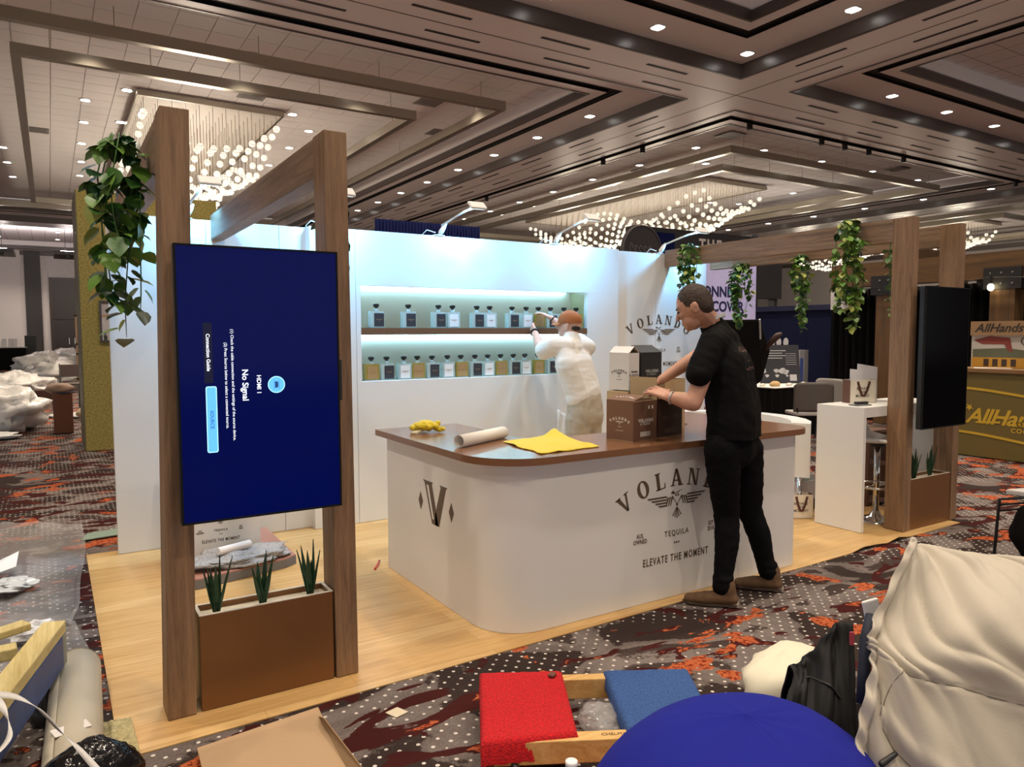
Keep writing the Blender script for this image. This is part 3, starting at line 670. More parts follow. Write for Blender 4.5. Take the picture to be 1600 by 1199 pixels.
def bottle(u, v, kind, row, n):
    p = aY(u, v, 5.80); z = 1.612 if row == 'upper' else NZ0
    w_ = {'black': 'clear bottle with black label', 'white': 'clear bottle with white label', 'gold': 'amber bottle with gold label'}[kind]
    t = thing('bottle', f'{w_}, {ORD[n]} along the {row} shelf from the oak portal end', 'bottle', (p.x, 5.80, z), f'{kind} label bottles on the {row} shelf')
    M = Matrix.Translation((p.x, 5.80, z+.0005))
    inst('glass', BGA if kind == 'gold' else BG, t, M); inst('neck', NK, t, M); inst('stopper', SK, t, M); inst('base_edge', FT, t, M)
    l = inst('label', LBM[kind], t, M if kind != 'black' else M @ Matrix.Translation((.012, 0, 0)))
    e = inst('label_emblem', EMB, None, Matrix.Identity(4)); e.parent = l
for i, (u, k) in enumerate([(588, 'black'), (638, 'black'), (685, 'black'), (707, 'white'), (745, 'black'), (765, 'white'), (800, 'black'), (822, 'white'), (841, 'gold'), (860, 'black'), (881, 'white'), (900, 'gold')]): bottle(u, 500, k, 'upper', i)
for i, (u, k) in enumerate(zip((580, 604, 631, 652, 675, 699, 720, 742, 762, 782, 802, 820, 840, 861), ['gold', 'black', 'white', 'gold', 'black', 'white', 'gold', 'black', 'white', 'gold', 'black', 'white', 'gold', 'black'])): bottle(u, 575, k, 'lower', i)
# ---------------------------------------------------------------- clamp lamps on the wall top
def arm_lamp(x, y, label, yaw=0, lit=True, dx=.2):
    t = thing('arm_light', label, 'lamp', (x, y, ZW), 'arm lights on the display wall'); W_ = mat('lamp_white', (.75, .75, .74), .4)
    MB().box(x-.05, x+.05, y-.012, y+.062, ZW, ZW+.008).build('clamp', W_, t, bevel=.003)
    b = MB().lathe([(.012, 0), (.03, .03), (.028, .07), (.012, .12)], (0, 0, 0), 10, .7, 1)
    o = b.build('bracket', W_, t, True, loc=(0, 0, 0)); o.location = (dx*.05, .02, .008); o.rotation_euler = (.25, .5 if dx > 0 else -.5, 0)
    hp = Vector((x+dx, y-.3, ZW+.22)); MB().tube([(x+.03*(dx/.2), y+.01, ZW+.09), (x+dx*.7, y-.2, ZW+.19), hp], .009, 8).build('arm', W_, t, True)
    tgt = Vector((x+dx*.3, y+.02, ZW-.16)); d = (tgt-hp).normalized(); sx_ = Vector((1, 0, 0)); uy = d.cross(sx_)
    MB().obox(hp-d*.012, sx_*.075, uy*.05, d*.012).build('head', W_, t, bevel=.008)
    MB().obox(hp+d*.003, sx_*.06, uy*.036, d*.002).build('lens', mat('cool_lens', (.8, 1, 1), .4, emit=((.6, .9, 1), 6)), t)
    MB().tube([(x-.02, y+.03, ZW+.03), (x-.09, y+.05, ZW+.05), (x-.13, y+.06, ZW+.01), (x-.05, y+.064, ZW-.05)], .004, 6).build('cable', W_, t, True)
    area('lamp_glow', t, hp+d*.02, .12, .07, ARMW, (.14, .55, 1), tgt)
ARMW = 17
arm_lamp(2.86, YN, 'white arm light on the display wall, in front of the blue drape'); arm_lamp(4.07, YN, 'white arm light on the display wall, below the big chandelier')
arm_lamp(5.50, YB, 'white arm light above the wall logo, beside the hanging vine', dx=.3); arm_lamp(.86, YB, 'white arm light on the wall behind the lit screen post', dx=.12)
arm_lamp(1.86, YN, 'white arm light on the wall behind the oak post right of the blue screen', dx=.06)
# ---------------------------------------------------------------- things on the bar counter
ZT = .932
YEL = mat('yellow_cloth', (.72, .55, .015), .85, bump=(120, .6), sheen=.3)
def glove():
    b = MB(); c = aZ(664, 676, ZT); rr = random.Random(3)
    for k in range(9):
        a = rr.uniform(0, 6.28); p = Vector((c.x+rr.uniform(-.075, .075), c.y+rr.uniform(-.06, .06), ZT+.024+.016*rr.random()))
        q = p+Vector((math.cos(a)*.045, math.sin(a)*.045, rr.uniform(-.006, .018))); b.cap(p, .021, q, .017)
    b.ell((c.x, c.y, ZT+.042), (.08, .06, .036)); b.cap((c.x-.05, c.y+.02, ZT+.05), .018, (c.x-.01, c.y+.02, ZT+.06), .02)
    g = thing('work_gloves', 'pair of crumpled yellow work gloves on the brown worktop', 'gloves', (c.x, c.y, ZT))
    remesh(b, 'fabric', YEL, g, .005, 2, fold=lambda p: .011*nz(p, 24)+.005*nz(p, 60, 3))
    b = MB(); b.obox((c.x-.075, c.y-.035, ZT+.012), (.03, .02, .006), (-.012, .02, 0), (0, 0, .008)); b.build('cuff', mat('glove_cuff', (.55, .48, .3), .8), g, bevel=.004)
glove()
b = MB(); a0 = aZ(722, 699, ZT); a1 = aZ(781, 686, ZT); a0.z = a1.z = ZT+.036; d = (a1-a0).normalized(); a0 -= d*.03
pr = thing('paper_roll', 'large roll of white paper lying on the brown worktop', 'paper roll', (a0.x, a0.y, ZT))
PAP = mat('cream_paper', (.80, .76, .70), .7); n = 60; vs = []; side = d.cross(Vector((0, 0, 1)))
for k in range(n+1):
    q = k/n; ang = -1.2+q*4*PI; r = .0355-.005*q if q < .9 else .0355-.005*q
    for e in (a0, a1+d*.04): vs.append(e+side*math.cos(ang)*r+Vector((0, 0, 1))*math.sin(ang)*r)
b.add(vs, [(2*k, 2*k+1, 2*k+3, 2*k+2) for k in range(n)]); b.build('sheet', PAP, pr, True, solid=.0012)
def towel():
    P = [aZ(785, 692, ZT), aZ(868, 681, ZT), aZ(936, 699, ZT), aZ(846, 711, ZT)]
    def fn(u, v):
        p = (P[0]*(1-u)+P[1]*u)*(1-v)+(P[3]*(1-u)+P[2]*u)*v; z = ZT+.004+.011*max(0, nz((u*3, v*3, 0), 1.7, 5))+.004*abs(nz((u, v, 0), 9))
        e = Vector((nz((u*4, v*4, 1), 1, 2)*.02, nz((u*4, v*4, 2), 1, 3)*.02, 0)); z += .035*math.exp(-((u-1)**2+(v)**2)*30)
        return Vector((p.x, p.y, z))+e
    MB().grid(fn, 36, 24).build('microfibre_cloth', YEL, smooth=True, solid=.004, label='bright yellow microfibre cloth spread on the brown worktop', cat='cloth')
towel()
KRAFT = mat('kraft_inside', (.50, .36, .20), .8, bump=(70, .15)); KBR = mat('carton_brown', (.17, .085, .05), .6); KDK = mat('carton_dark', (.045, .022, .016), .5); KBK = mat('carton_black', (.018, .018, .019), .5); KWH = mat('carton_white', (.72, .71, .70), .6); PRW = mat('carton_print_white', (.75, .70, .62), .6); PRB = mat('carton_print_dark', (.04, .035, .03), .6)
def carton(label, O, a, w_, d_, h_, m_, pr_, flaps, z=ZT, prints=True, deco=True, endp=False):
    O = Vector((O[0], O[1], z+.0005)); ex_ = Vector((math.cos(a), math.sin(a), 0)); ey_ = Vector((-math.sin(a), math.cos(a), 0)); ez = Vector((0, 0, 1)); th = .004
    t = thing('carton', label, 'carton', O); 
    def wall(nm, o, e1, l1, nrm, mm): 
        b = MB(); b.prism([(0, 0), (l1, 0), (l1, h_), (0, h_)], o, e1, ez, nrm*th); return b.build(nm, mm, t)
    wall('front_side', O, ex_, w_, ey_, m_); wall('back_side', O+ey_*(d_-th), ex_, w_, ey_, m_); wall('end_side', O+ey_*th, ey_, d_-2*th, ex_, m_); wall('end_side', O+ex_*(w_-th)+ey_*th, ey_, d_-2*th, ex_, m_)
    MB().prism([(0, 0), (w_, 0), (w_, d_), (0, d_)], O, ex_, ey_, ez*.003).build('base', KRAFT, t)
    top = O+ez*h_
    for side, ang, ln in flaps:   # ang: 0 closed flat inward, 90 upright, 180+ folded out
        o, e1, l1, inn = {'f': (top, ex_, w_, ey_), 'b': (top+ey_*d_, ex_, w_, -ey_), 'l': (top, ey_, d_, ex_), 'r': (top+ex_*w_, ey_, d_, -ex_)}[side]
        r = math.radians(ang); dv = inn*math.cos(r)+ez*math.sin(r); nv = (inn*-math.sin(r)+ez*math.cos(r))
        f = MB().prism([(0, 0), (l1, 0), (l1, ln), (0, ln)], o, e1, dv, nv*.002).build('flap', m_, t)
        MB().prism([(.001, .001), (l1-.001, .001), (l1-.001, ln-.001), (.001, ln-.001)], o-nv*.0021, e1, dv, nv*.002).build('flap_lining', KRAFT, f)
        if deco and side in 'lb':
            b = MB(); s_ = -1 if side == 'b' else 1
            wordmark(b, o+e1*l1/2+dv*ln*.55+nv*.0024, e1*s_ if side == 'b' else -e1, dv if side == 'b' else dv, l1*.68/.9, nv); b.build('wordmark', pr_, f)
    if prints:
        # end face (left) carries the mark, front face the name, barcode and symbols
        F = lambda nm, s, x, y, sz: text(nm, s, sz, O+ex_*x*w_+ez*y*h_-ey_*.0008, ex_, ez, pr_, t, ext=.0003)
        b = MB(); wordmark(b, O+ex_*.52*w_+ez*.50*h_-ey_*.0004, ex_, ez, w_*.62/.72, -ey_, arc=False, h=.11); b.build('wordmark', pr_, t)
        F('lettering', 'EL TEQUILA', .5, .41, .018)
        b = MB(); rr = random.Random(5); x = .3
        for k in range(22):
            q = rr.choice((.006, .01, .016)); b.prism([(x*w_, .10*h_), ((x+q)*w_, .10*h_), ((x+q)*w_, .22*h_), (x*w_, .22*h_)], O-ey_*.0006, ex_, ez, -ey_*.0006); x += q+.008
        b.build('barcode', pr_, t); b = MB()
        for x in (.66, .8): b.prism(rrect(.016*w_*2, .022*h_*2, .003), O+ex_*x*w_+ez*.82*h_-ey_*.0004, ex_, ez, -ey_*.0005)
        b.build('handling_symbols', pr_, t) if deco else None
        if deco or endp:
            k = d_*.8/.95; c_ = O+ey_*d_*.5+ez*.46*h_-ex_*.0005
            b = MB(); wordmark(b, c_+ez*.14*k, -ey_, ez, k, -ex_); eagle(b, c_, -ey_, ez, k*.8, -ex_); b.build('wordmark', pr_, t)
            text('lettering', 'TEQUILA', .03*k*1.3, c_-ez*.16*k, -ey_, ez, pr_, t, ext=.0003); text('lettering', 'FOR THE MOMENT', .04*k, c_-ez*.3*k, -ey_, ez, pr_, t, ext=.0003)
    return t
AB = math.radians(10)
carton('open brown carton with white lettering at the front of the boxes on the bar', (2.835, 3.212), AB, .225, .20, .235, KBR, PRW, [('l', 14, .12), ('r', 88, .13), ('f', -60, .05)])
carton('open dark brown carton with dim lettering beside the man in black', (3.066, 3.255), AB, .25, .20, .235, KDK, mat('carton_print_dim', (.16, .10, .07), .6), [('f', 172, .13), ('r', 170, .1), ('b', 95, .1)], deco=False)
carton('plain kraft carton standing under the black and white cartons', (3.33, 3.47), AB, .22, .2, .33, KRAFT, PRB, [('l', 3, .1), ('r', 3, .1)], prints=False)
carton('kraft carton behind the open brown carton, below the white one', (3.02, 3.47), AB, .27, .17, .262, KRAFT, PRB, [('l', 2, .1), ('r', 2, .1)], prints=False)
carton('white carton with gabled open flaps next to the black carton', (3.045, 3.49), AB, .1, .16, .235, KWH, PRB, [('l', 38, .066), ('r', 38, .066)], z=ZT+.27, deco=False, endp=True)
carton('black carton with gabled open flaps under the wall logo', (3.155, 3.50), AB, .21, .16, .235, KBK, mat('carton_print_grey', (.4, .42, .42), .5), [('f', 28, .095), ('b', 28, .095)], z=ZT+.27, deco=False, endp=True)
MB().box(3.30, 3.315, 3.52, 3.53, 0, 0).build('x', KRAFT) if False else None

# ---------------------------------------------------------------- vines
lf = [(0, 0, 0), (-.30, .10, .05), (-.42, .38, .07), (-.28, .72, .05), (0, 1, -.08), (.28, .72, .05), (.42, .38, .07), (.30, .10, .05), (0, .35, .0), (0, .7, -.02)]
LFM = [MB().add(lf, [(0, 8, 2, 1), (8, 9, 3, 2), (9, 4, 3), (0, 7, 6, 8), (8, 6, 5, 9), (9, 5, 4)]).mesh('leaf', g, True) for g in GREEN]
def vine(x, y, ztop, zbot, label, seed, wid=.13, nleaf=110, size=.062, drape=True, light=.15, taper=.55, hook=None):
    t = thing('hanging_vine', label, 'vine', (x, y, ztop), 'artificial vines on the oak beams'); rr = random.Random(seed); stems = []
    L = ztop-zbot
    for k in range(7):
        a = rr.uniform(0, 6.28); ln = L*(1 if k == 0 else rr.uniform(.45, .95)); pts = []; ph = rr.uniform(0, 6)
        for j in range(9):
            q = j/8; rad = wid*.75*min(1, q*3+.25)*(1-taper*q)
            pts.append(Vector((x+math.cos(a+.6*math.sin(ph+q*3))*rad, y+math.sin(a+.6*math.sin(ph+q*3))*rad, ztop-q*ln+.03*math.sin(PI*min(1, q*4)))))
        stems.append(pts); MB().tube(pts, [.003]*8+[.0012], 5).build('stem', GREEN[1], t, True)
    for k in range(nleaf):
        pts = stems[0] if k % 4 == 0 else rr.choice(stems); f = rr.random()*7.99; i = int(f); p = pts[i].lerp(pts[i+1], f-i)
        az = rr.uniform(0, 2*PI); dn = rr.uniform(.15, 1.25); out = Vector((math.cos(az)*math.cos(dn), math.sin(az)*math.cos(dn), -math.sin(dn)))
        s = size*rr.uniform(.6, 1.25); p = p+out*rr.uniform(0, .035)
        sd = out.cross(Vector((rr.uniform(-.4, .4), rr.uniform(-.4, .4), 1))).normalized(); n_ = sd.cross(out)
        M = Matrix((sd, out, n_)).transposed().to_4x4(); M.translation = p
        g = 3 if rr.random() < light*.4 else 2 if rr.random() < light*1.6 else 1 if rr.random() < .55 else 0
        inst('leaf', LFM[g], t, M @ Matrix.Diagonal((s*1.05, s, s, 1)))
vine(.28, 3.62, 2.42, 1.55, 'long trailing vine with large leaves left of the blue screen', 1, .12, 170, .085, light=.2, taper=.3)
vine(1.22, 3.62, 2.42, 1.75, 'vine mostly hidden behind the oak post right of the blue screen', 2, .06, 36, .08)
vine(5.50, 5.40, 2.46, 1.66, 'vine hanging in front of the wall logo', 3, .13, 230, .06, light=.3)
vine(6.20, 5.33, 2.30, 1.66, 'vine hanging beside the connect discover banner', 4, .14, 230, .062, light=.25)
vine(6.20, 4.62, 2.32, 1.58, 'vine hanging in front of the black curtain edge', 5, .13, 220, .06, light=.35)
vine(5.50, 3.66, 2.47, 1.60, 'largest vine, hanging from the beam over the high white table', 6, .16, 330, .06, light=.5)
vine(6.02, 3.55, 2.42, 1.70, 'vine hidden between the far oak post and the black screen', 7, .1, 80, .06, light=.2)

# ---------------------------------------------------------------- high table and things right of the bar
ht = thing('high_table', 'tall white table with slab leg standing by the far oak portal', 'table', (5.5, 3.5, 0))
MB().box(5.265, 5.30, 3.325, 3.735, .008, .985).build('slab_leg', WHITE, ht, bevel=.003); MB().box(5.265, 6.15, 3.325, 3.735, .9455, .985).build('top', WHITE, ht, bevel=.003) if False else None
MB().box(5.3005, 6.41, 3.325, 3.735, .905, .985).build('top', WHITE, ht, bevel=.003); MB().box(6.375, 6.41, 3.325, 3.735, .008, .9045).build('slab_leg', WHITE, ht, bevel=.003)
def paper_bag(label, O, a, w_, d_, h_, papers):
    O = V3(O); ex_ = Vector((math.cos(a), math.sin(a), 0)); ey_ = Vector((-math.sin(a), math.cos(a), 0)); ez = Vector((0, 0, 1)); t = thing('gift_bag', label, 'gift bag', O); BGm = mat('bag_cream', (.80, .74, .62), .6)
    b = MB(); P = lambda o, e, l, nv: b.prism([(0, 0), (l, 0), (l, h_), (0, h_)], o, e, ez, nv*.002)
    P(O, ex_, w_, ey_); P(O+ey_*d_, ex_, w_, -ey_); b.prism([(0, 0), (w_, 0), (w_, d_), (0, d_)], O, ex_, ey_, ez*.002); b.build('bag_body', BGm, t)
    for q_, s_ in ((O+ex_*w_, -1), (O, 1)): MB().prism([(0, 0), (d_, 0), (d_, h_), (0, h_)], q_, ey_, ez, ex_*.002*s_).build('gusset', mat('bag_gusset', (.12, .045, .025), .6), t)
    pts = [O+ex_*w_*(.27+.46*q)+ez*h_*(.93-.62*math.sin(PI*q))-ey_*.006 for q in [k/12 for k in range(13)]]
    b = MB()
    for p, q in zip(pts, pts[1:]): b.beam(p, q, .004, .018, up=ex_ if abs((q-p).normalized().z) > .5 else ez)
    b.build('ribbon_handle', mat('ribbon', (.09, .03, .02), .5), t)
    for k, s in enumerate(('ELEVATE', 'THE', 'MOMENT')): text('lettering', s, .03, O+ex_*w_*.48+ez*(h_*.62-.03*k)-ey_*.001, ex_, ez, PRB, t, ext=.0003, off=.0004)
    if papers:
        for i in range(papers):
            o = O+ex_*(w_*(.08+.42*i))+ey_*(d_*(.3+.45*i))+ez*.004
            q = MB().prism([(0, 0), (w_*.78, 0), (w_*.78, h_+.065+.03*i), (0, h_+.085+.04*i)], o+ey_*0, ex_, ez, ey_*.006); q.build('gift_sheet', mat('sheet_white', (.78, .77, .80), .7), None, label=['white paper sheet standing up out of the gift bag on the table', 'white paper sheet standing behind the gift bag on the table'][i], cat='paper')
pb = aY(1331, 629, 3.56)
paper_bag('cream gift bag with dark ribbon handle on the high white table', (5.50, 3.60, .986), -.35, .24, .1, .19, 2)
ph = thing('phone_stand', 'small black and grey device lying on the high white table', 'device', (5.42, 3.46, .985))
MB().obox((5.42, 3.46, .990), (.075, -.02, 0), (.012, .04, 0), (0, 0, .004)).build('base', mat('device_grey', (.12, .12, .12), .4), ph, bevel=.002); MB().obox((5.45, 3.47, 1.004), (.055, -.012, 0), (.006, .02, 0), (0, 0, .009)).build('clip', BLACK, ph, bevel=.003)
def stool(x, y, label):
    t = thing('bar_stool', label, 'bar stool', (x, y, 0))
    MB().lathe([(.17, .008), (.17, .016), (.12, .028), (.05, .05), (.03, .09)], (x, y, 0), 28).build('base_plate', CHROME, t, True); MB().tube([(x, y, .06), (x, y, .66)], .024, 14).build('column', CHROME, t, True)
    b = MB(); b.tube([(x+.16*math.cos(a), y+.16*math.sin(a), .3) for a in [2*PI*k/20 for k in range(21)]], .01, 8); b.tube([(x-.16, y, .3), (x+.16, y, .3)], .01, 8); b.build('footrest', CHROME, t, True)
    def fn(u, v):
        q = v; sx_ = (u-.5)*.38; rad = math.cos((u-.5)*2.2)
        yy = y-.19+.38*min(q/.62, 1); zz = .70+.02*abs(u-.5)*4*abs(u-.5)
        if q > .62: e = (q-.62)/.38; yy += .04*e; zz += .16*e*rad
        if q < .1: zz -= .02*(1-q/.1)
        return Vector((x+sx_, yy, zz-.03*math.sin(PI*min(1, q/.62))))
    MB().grid(fn, 14, 16).build('seat_shell', mat('seat_white', (.70, .68, .67), .35), t, True, solid=.03, sub=1); MB().lathe([(.06, .63), (.07, .665)], (x, y, 0), 14).build('seat_mount', BLACK, t); return t
stool(5.74, 3.50, 'white bar stool with chrome column under the high white table'); 
sh = thing('side_shelf', 'small brown open shelf unit standing behind the high white table', 'shelf', (6.0, 4.15, 0))
b = MB(); SHW = mat('shelf_wood', (.13, .06, .035), .5)
for z in (.02, .36, .66): MB().box(6.15, 6.45, 3.82, 4.1, z, z+.025).build('board', SHW, sh)
for x in (6.13, 6.45): MB().box(x, x+.02, 3.82, 4.1, .008, .69).build('side', SHW, sh)
paper_bag('cream gift bag standing on the oak floor behind the bar counter end', (5.19, 3.92, .009), -.55, .2, .1, .2, 0)
cr = thing('storage_crate', 'translucent plastic crate full of glasses on the floor behind the bar', 'crate', (5.75, 4.55, 0)); b = MB()
for p in ((5.45, 5.85, 4.0, 4.02), (5.45, 5.85, 4.28, 4.3), (5.45, 5.47, 4.02, 4.28), (5.83, 5.85, 4.02, 4.28)): b.box(*p, .12, .27)
b.box(5.45, 5.85, 4.0, 4.3, .11, .12); b.build('tub', mat('crate_clear', (.66, .63, .68), .2, alpha=.6), cr); MB().box(5.48, 5.82, 4.03, 4.27, .008, .1099).build('dark_base', BLACK, cr)
for k in range(6): MB().lathe([(.026, .12), (.029, .30), (.030, .31)], (5.51+.06*k, 4.08+.07*(k % 3), 0.002), 10).build('tumbler', GL, label='clear tumbler in the plastic crate behind the bar', cat='glass', group='tumblers in the crate')
bn = thing('curved_bench', 'white curved bench back standing behind the bar counter end', 'bench', (5.4, 4.6, 0)); b = MB()
A = [(5.0+.78*math.cos(a), 4.55+.78*math.sin(a)) for a in [math.radians(-62+14*k) for k in range(15)]]; B = [(5.0+.62*math.cos(a), 4.55+.62*math.sin(a)) for a in [math.radians(-62+14*k) for k in range(15)]]
ribbon(b, A, B, .34, .80); b.build('backrest', mat('bench_white', (.80, .80, .78), .4), bn, auto=True); [MB().tube([((A[k_][0]+B[k_][0])/2, (A[k_][1]+B[k_][1])/2, .008), ((A[k_][0]+B[k_][0])/2, (A[k_][1]+B[k_][1])/2, .345)], .02, 10).build('leg', CHROME, bn, True) for k_ in (0, 6, 10, 14)]

# ---------------------------------------------------------------- background behind the bar, right
CURT = mat('black_drape', (.006, .0055, .006), .85, spec=.1); NAVY = mat('navy_drape', (.003, .006, .045), .85, spec=.1)
def drape(name, label, x0, y0, x1, y1, z0, z1, m_, folds, amp=.05, cat='curtain'):
    d = Vector((x1-x0, y1-y0, 0)); L = d.length; d /= L; n_ = Vector((-d.y, d.x, 0)); N_ = folds*6
    def fn(u, v): 
        ph = u*folds*2*PI; return Vector((x0, y0, 0))+d*L*u+n_*(amp*math.sin(ph)+amp*.4*math.sin(ph*2.3+v))+Vector((0, 0, z0+(z1-z0)*v))
    return MB().grid(fn, N_, 4).build(name, m_, smooth=True, solid=.01, label=label, cat=cat)
drape('blue_drape', 'navy pleated drape rising behind the white display wall', 3.98, 10, 5.68, 10, 0.01, 3.2, NAVY, 34, .02)
drape('black_curtain', 'wide black curtain behind the grey chairs', 12.4, 8.55, 12.4, 5.6, .01, 2.33, CURT, 22, .06)
drape('black_curtain', 'black backdrop curtain inside the timber framed stall', 13.6, 6.6, 13.6, 1.0, .01, 2.55, CURT, 26, .06)
nb = thing('exhibit_panel', 'navy exhibit panel wall with small white emblems beside the black curtain', 'exhibit wall', (12.6, 9.5, 0)); NV = mat('navy_panel', (.004, .007, .035), .6, spec=.15)
for k in range(3): MB().box(12.6, 12.66, 8.6+.62*k, 9.215+.62*k, .01, 2.0).build('panel', NV, nb)
MB().box(12.55, 12.7, 8.58, 10.5, 2.0, 2.1).build('header', mat('navy_header', (.005, .01, .05), .5), nb)
b = MB()
for k, (u, v) in enumerate([(1207, 536), (1217, 535), (1228, 535)]):
    p = aX(u, v, 12.59); b.prism([(a_*.06, c_*.09) for a_, c_ in circ], p, (0, -1, 0), (0, 0, 1), (-.004, 0, 0)); b.prism([(-.02, -.25), (.02, -.25), (.03, -.05), (-.03, -.05)], p, (0, -1, 0), (0, 0, 1), (-.004, 0, 0))
b.build('emblem', mat('emblem_white', (.6, .6, .62), .6), nb)
bnr = thing('banner', 'pale lilac banner reading connect discover behind the man in black', 'banner', (10.2, 9.0, 0)); BL = mat('banner_lilac', (.42, .38, .56), .6, emit=((.55, .48, .75), .25), var=(3, .12))  # faint glow put into the banner colour, though it is no lamp
MB().box(9.2, 10.84, 9.0, 9.05, .3, 2.95).build('panel', BL, bnr); MB().box(9.3, 9.36, 9.05, 9.1, .0, 2.9).build('stand', BLACK, bnr); MB().box(10.7, 10.76, 9.05, 9.1, .0, 2.9).build('stand', BLACK, bnr)
for s, u, v in (('CONNECT', 1126, 457), ('DISCOVER', 1126, 480)): text('lettering', s, .25, aY(u, v, 8.996), (1, 0, 0), (0, 0, 1), mat('banner_ink', (.02, .02, .09), .6), bnr, off=.008)
rs = thing('round_sign', 'dark round sign with faint script rising behind the display wall', 'sign', (8.12, 9.2, 0)); c = aY(1004, 392, 9.2)
MB().prism([(a_*.42, b_*.42) for a_, b_ in [(math.cos(2*PI*k/48), math.sin(2*PI*k/48)) for k in range(48)]], c+Vector((0, .06, 0)), (1, 0, 0), (0, 0, 1), (0, -.06, 0)).build('disc', mat('sign_dark', (.035, .028, .03), .5), rs)
MB().tube([c+Vector((.41*math.cos(2*PI*k/48), -.004, .41*math.sin(2*PI*k/48))) for k in range(49)], .012, 6).build('rim', mat('sign_rim', (.08, .065, .065), .4), rs)
MB().box(c.x-.05, c.x+.05, 9.21, 9.26, 0, c.z).build('pole', BLACK, rs); text('script', 'bold & co', .2, c+Vector((0, -.003, .03)), (1, 0, 0), (0, 0, 1), mat('sign_script', (.25, .22, .2), .5), rs, shear=.3) if False else None
b = MB(); 
for k in range(5): b.tube([c+Vector((-.24+.1*k+.03*math.cos(a_), -.004, .03+.05*math.sin(a_)*(1.6 if k == 0 else 1))) for a_ in [2*PI*j/12 for j in range(11)]], .006, 4)
b.build('script', mat('sign_script', (.22, .2, .18), .5), rs)
ts = thing('dark_sign', 'dark stall header with white letters behind the oak beam', 'sign', (12, 12, 0)); c = aY(1108, 384, 12)
MB().box(10.6, 15.4, 12.0, 12.3, 2.4, 3.85).build('board', mat('sign_black', (.012, .011, .012), .6), ts); MB().box(10.7, 10.8, 12.05, 12.25, 0, 2.4).build('leg', BLACK, ts); MB().box(15.2, 15.3, 12.05, 12.25, 0, 2.4).build('leg', BLACK, ts)
MB().box(11.2, 11.75, 11.99, 12.0, 3.1, 3.75).build('blue_panel', NAVY, ts); [text('letter', s_, .34, c+Vector((.05+.27*(k_-1), -.004, 0)), (1, 0, 0), (0, 0, 1), mat('sign_letters', (.5, .45, .42), .6), ts, off=.012) for k_, s_ in enumerate('THE')]
# projector-like white fixture above the navy wall
fx = thing('hanging_soffit', 'pale lit soffit strip over the navy exhibit wall', 'ceiling panel', (22, 17, 3.8)); p = aX(1207, 382, 24)
MB().box(24, 25.6, p.y-1.1, p.y+.9, p.z-.14, p.z+.1).build('strip', mat('soffit_lit', (.9, .88, .85), .5, emit=((1, .94, .88), 1.3)), fx); MB().box(24.0, 24.4, p.y+1.0, p.y+2.6, 0, p.z+.5).build('column', mat('soffit_column', (.03, .03, .04), .6), fx)
tb = thing('draped_table', 'table with black cloth skirt and white top in front of the navy wall', 'table', (9.4, 7.4, 0))
MB().box(8.95, 10.3, 7.05, 8.05, .745, .76).build('top', mat('table_white', (.72, .70, .66), .6), tb, bevel=.004)
def skirt(u, v):
    P = [(8.96, 8.04), (8.96, 7.06), (10.29, 7.06), (10.29, 8.04)]; f = u*3; i = min(2, int(f)); q = f-i; a, c_ = P[i], P[i+1]
    return Vector((a[0]+(c_[0]-a[0])*q+.012*math.sin(u*150), a[1]+(c_[1]-a[1])*q+.012*math.sin(u*150+1), .01+.734*v))
MB().grid(skirt, 150, 2).build('skirt', CURT, tb, True)
sb = thing('info_board', 'dark information board with pale world map leaning on the draped table', 'sign board', (9.3, 7.5, .76))
o = MB().box(-.32, .32, -.012, .012, 0, .62).build('board', mat('board_dark', (.025, .027, .035), .5), sb, loc=(0, 0, 0)); b = MB(); rr = random.Random(2)
for cx_, cy_, r in ((-.2, .2, .045), (-.15, .12, .03), (0, .2, .04), (.01, .12, .03), (.1, .2, .06), (.17, .12, .02), (.15, .18, .05)): b.prism([(cx_+r*math.cos(a_)*(1+.3*math.sin(3*a_+cx_*40)), cy_+r*.8*math.sin(a_)) for a_ in [2*PI*k/12 for k in range(12)]], (-.06, -.0125, 0), (1, 0, 0), (0, 0, 1), (0, -.002, 0))
for k in range(4): b.box(-.27, .05+.06*(k % 2), -.0145, -.0125, .40+.04*k, .412+.04*k)
for k in range(6): b.box(.1, .27, -.0145, -.0125, .30+.035*k, .306+.035*k)
b.box(.15, .26, -.0145, -.0125, .04, .14); b.build('print', mat('board_print', (.5, .5, .52), .6), sb, loc=(0, 0, 0))
sb.location = (9.80, 7.62, .7605); sb.rotation_euler = (-.22, 0, -.55)
LT = [((9.2, 7.25), .09, .05), ((9.45, 7.2), .05, .03), ((9.6, 7.3), .06, .02), ((9.1, 7.4), .05, .025), ((9.8, 7.2), .05, .03)]
for i, ((x, y), r, h_) in enumerate(LT):
    lump(MB(), (x, y, .762+h_*.5), (r, r*.7, h_), 20+i, .25, 2, 12, 8, .7605).build('sample_pile', mat('sample_tan', (.55, .36, .16), .7) if i == 0 else mat('sample_white', (.7, .66, .6), .6), smooth=True, label=['tan paper parcel on the draped table', 'white packet on the draped table beside the tan parcel', 'low white packet in the middle of the draped table', 'white packet at the back of the draped table', 'white packet at the free end of the draped table'][i], cat='packet')
for k in range(2):
    t = thing('rollup_stand', 'narrow white and blue pillar banner next to the information board' if k == 0 else 'narrow grey and blue pillar banner against the black curtain', 'banner', (10.9+k*.5, 8.0-k*.1, 0)); p = aX(1237+k*13, 560, 11.2+.4*k)
    MB().box(p.x, p.x+.1, p.y-.1, p.y+.1, .01, 1.25).build('panel', mat(f'pillar{k}', (.45, .45, .47) if k == 0 else (.2, .2, .2), .6), t); MB().box(p.x-.004, p.x, p.y-.07, p.y+.02, .3, 1.1).build('stripe', mat('pillar_blue', (.02, .05, .22), .5), t)
ws = thing('notice', 'white notice pinned on the black curtain', 'notice', (12.2, 7.6, 2)); p = aX(1311, 470, 12.28)
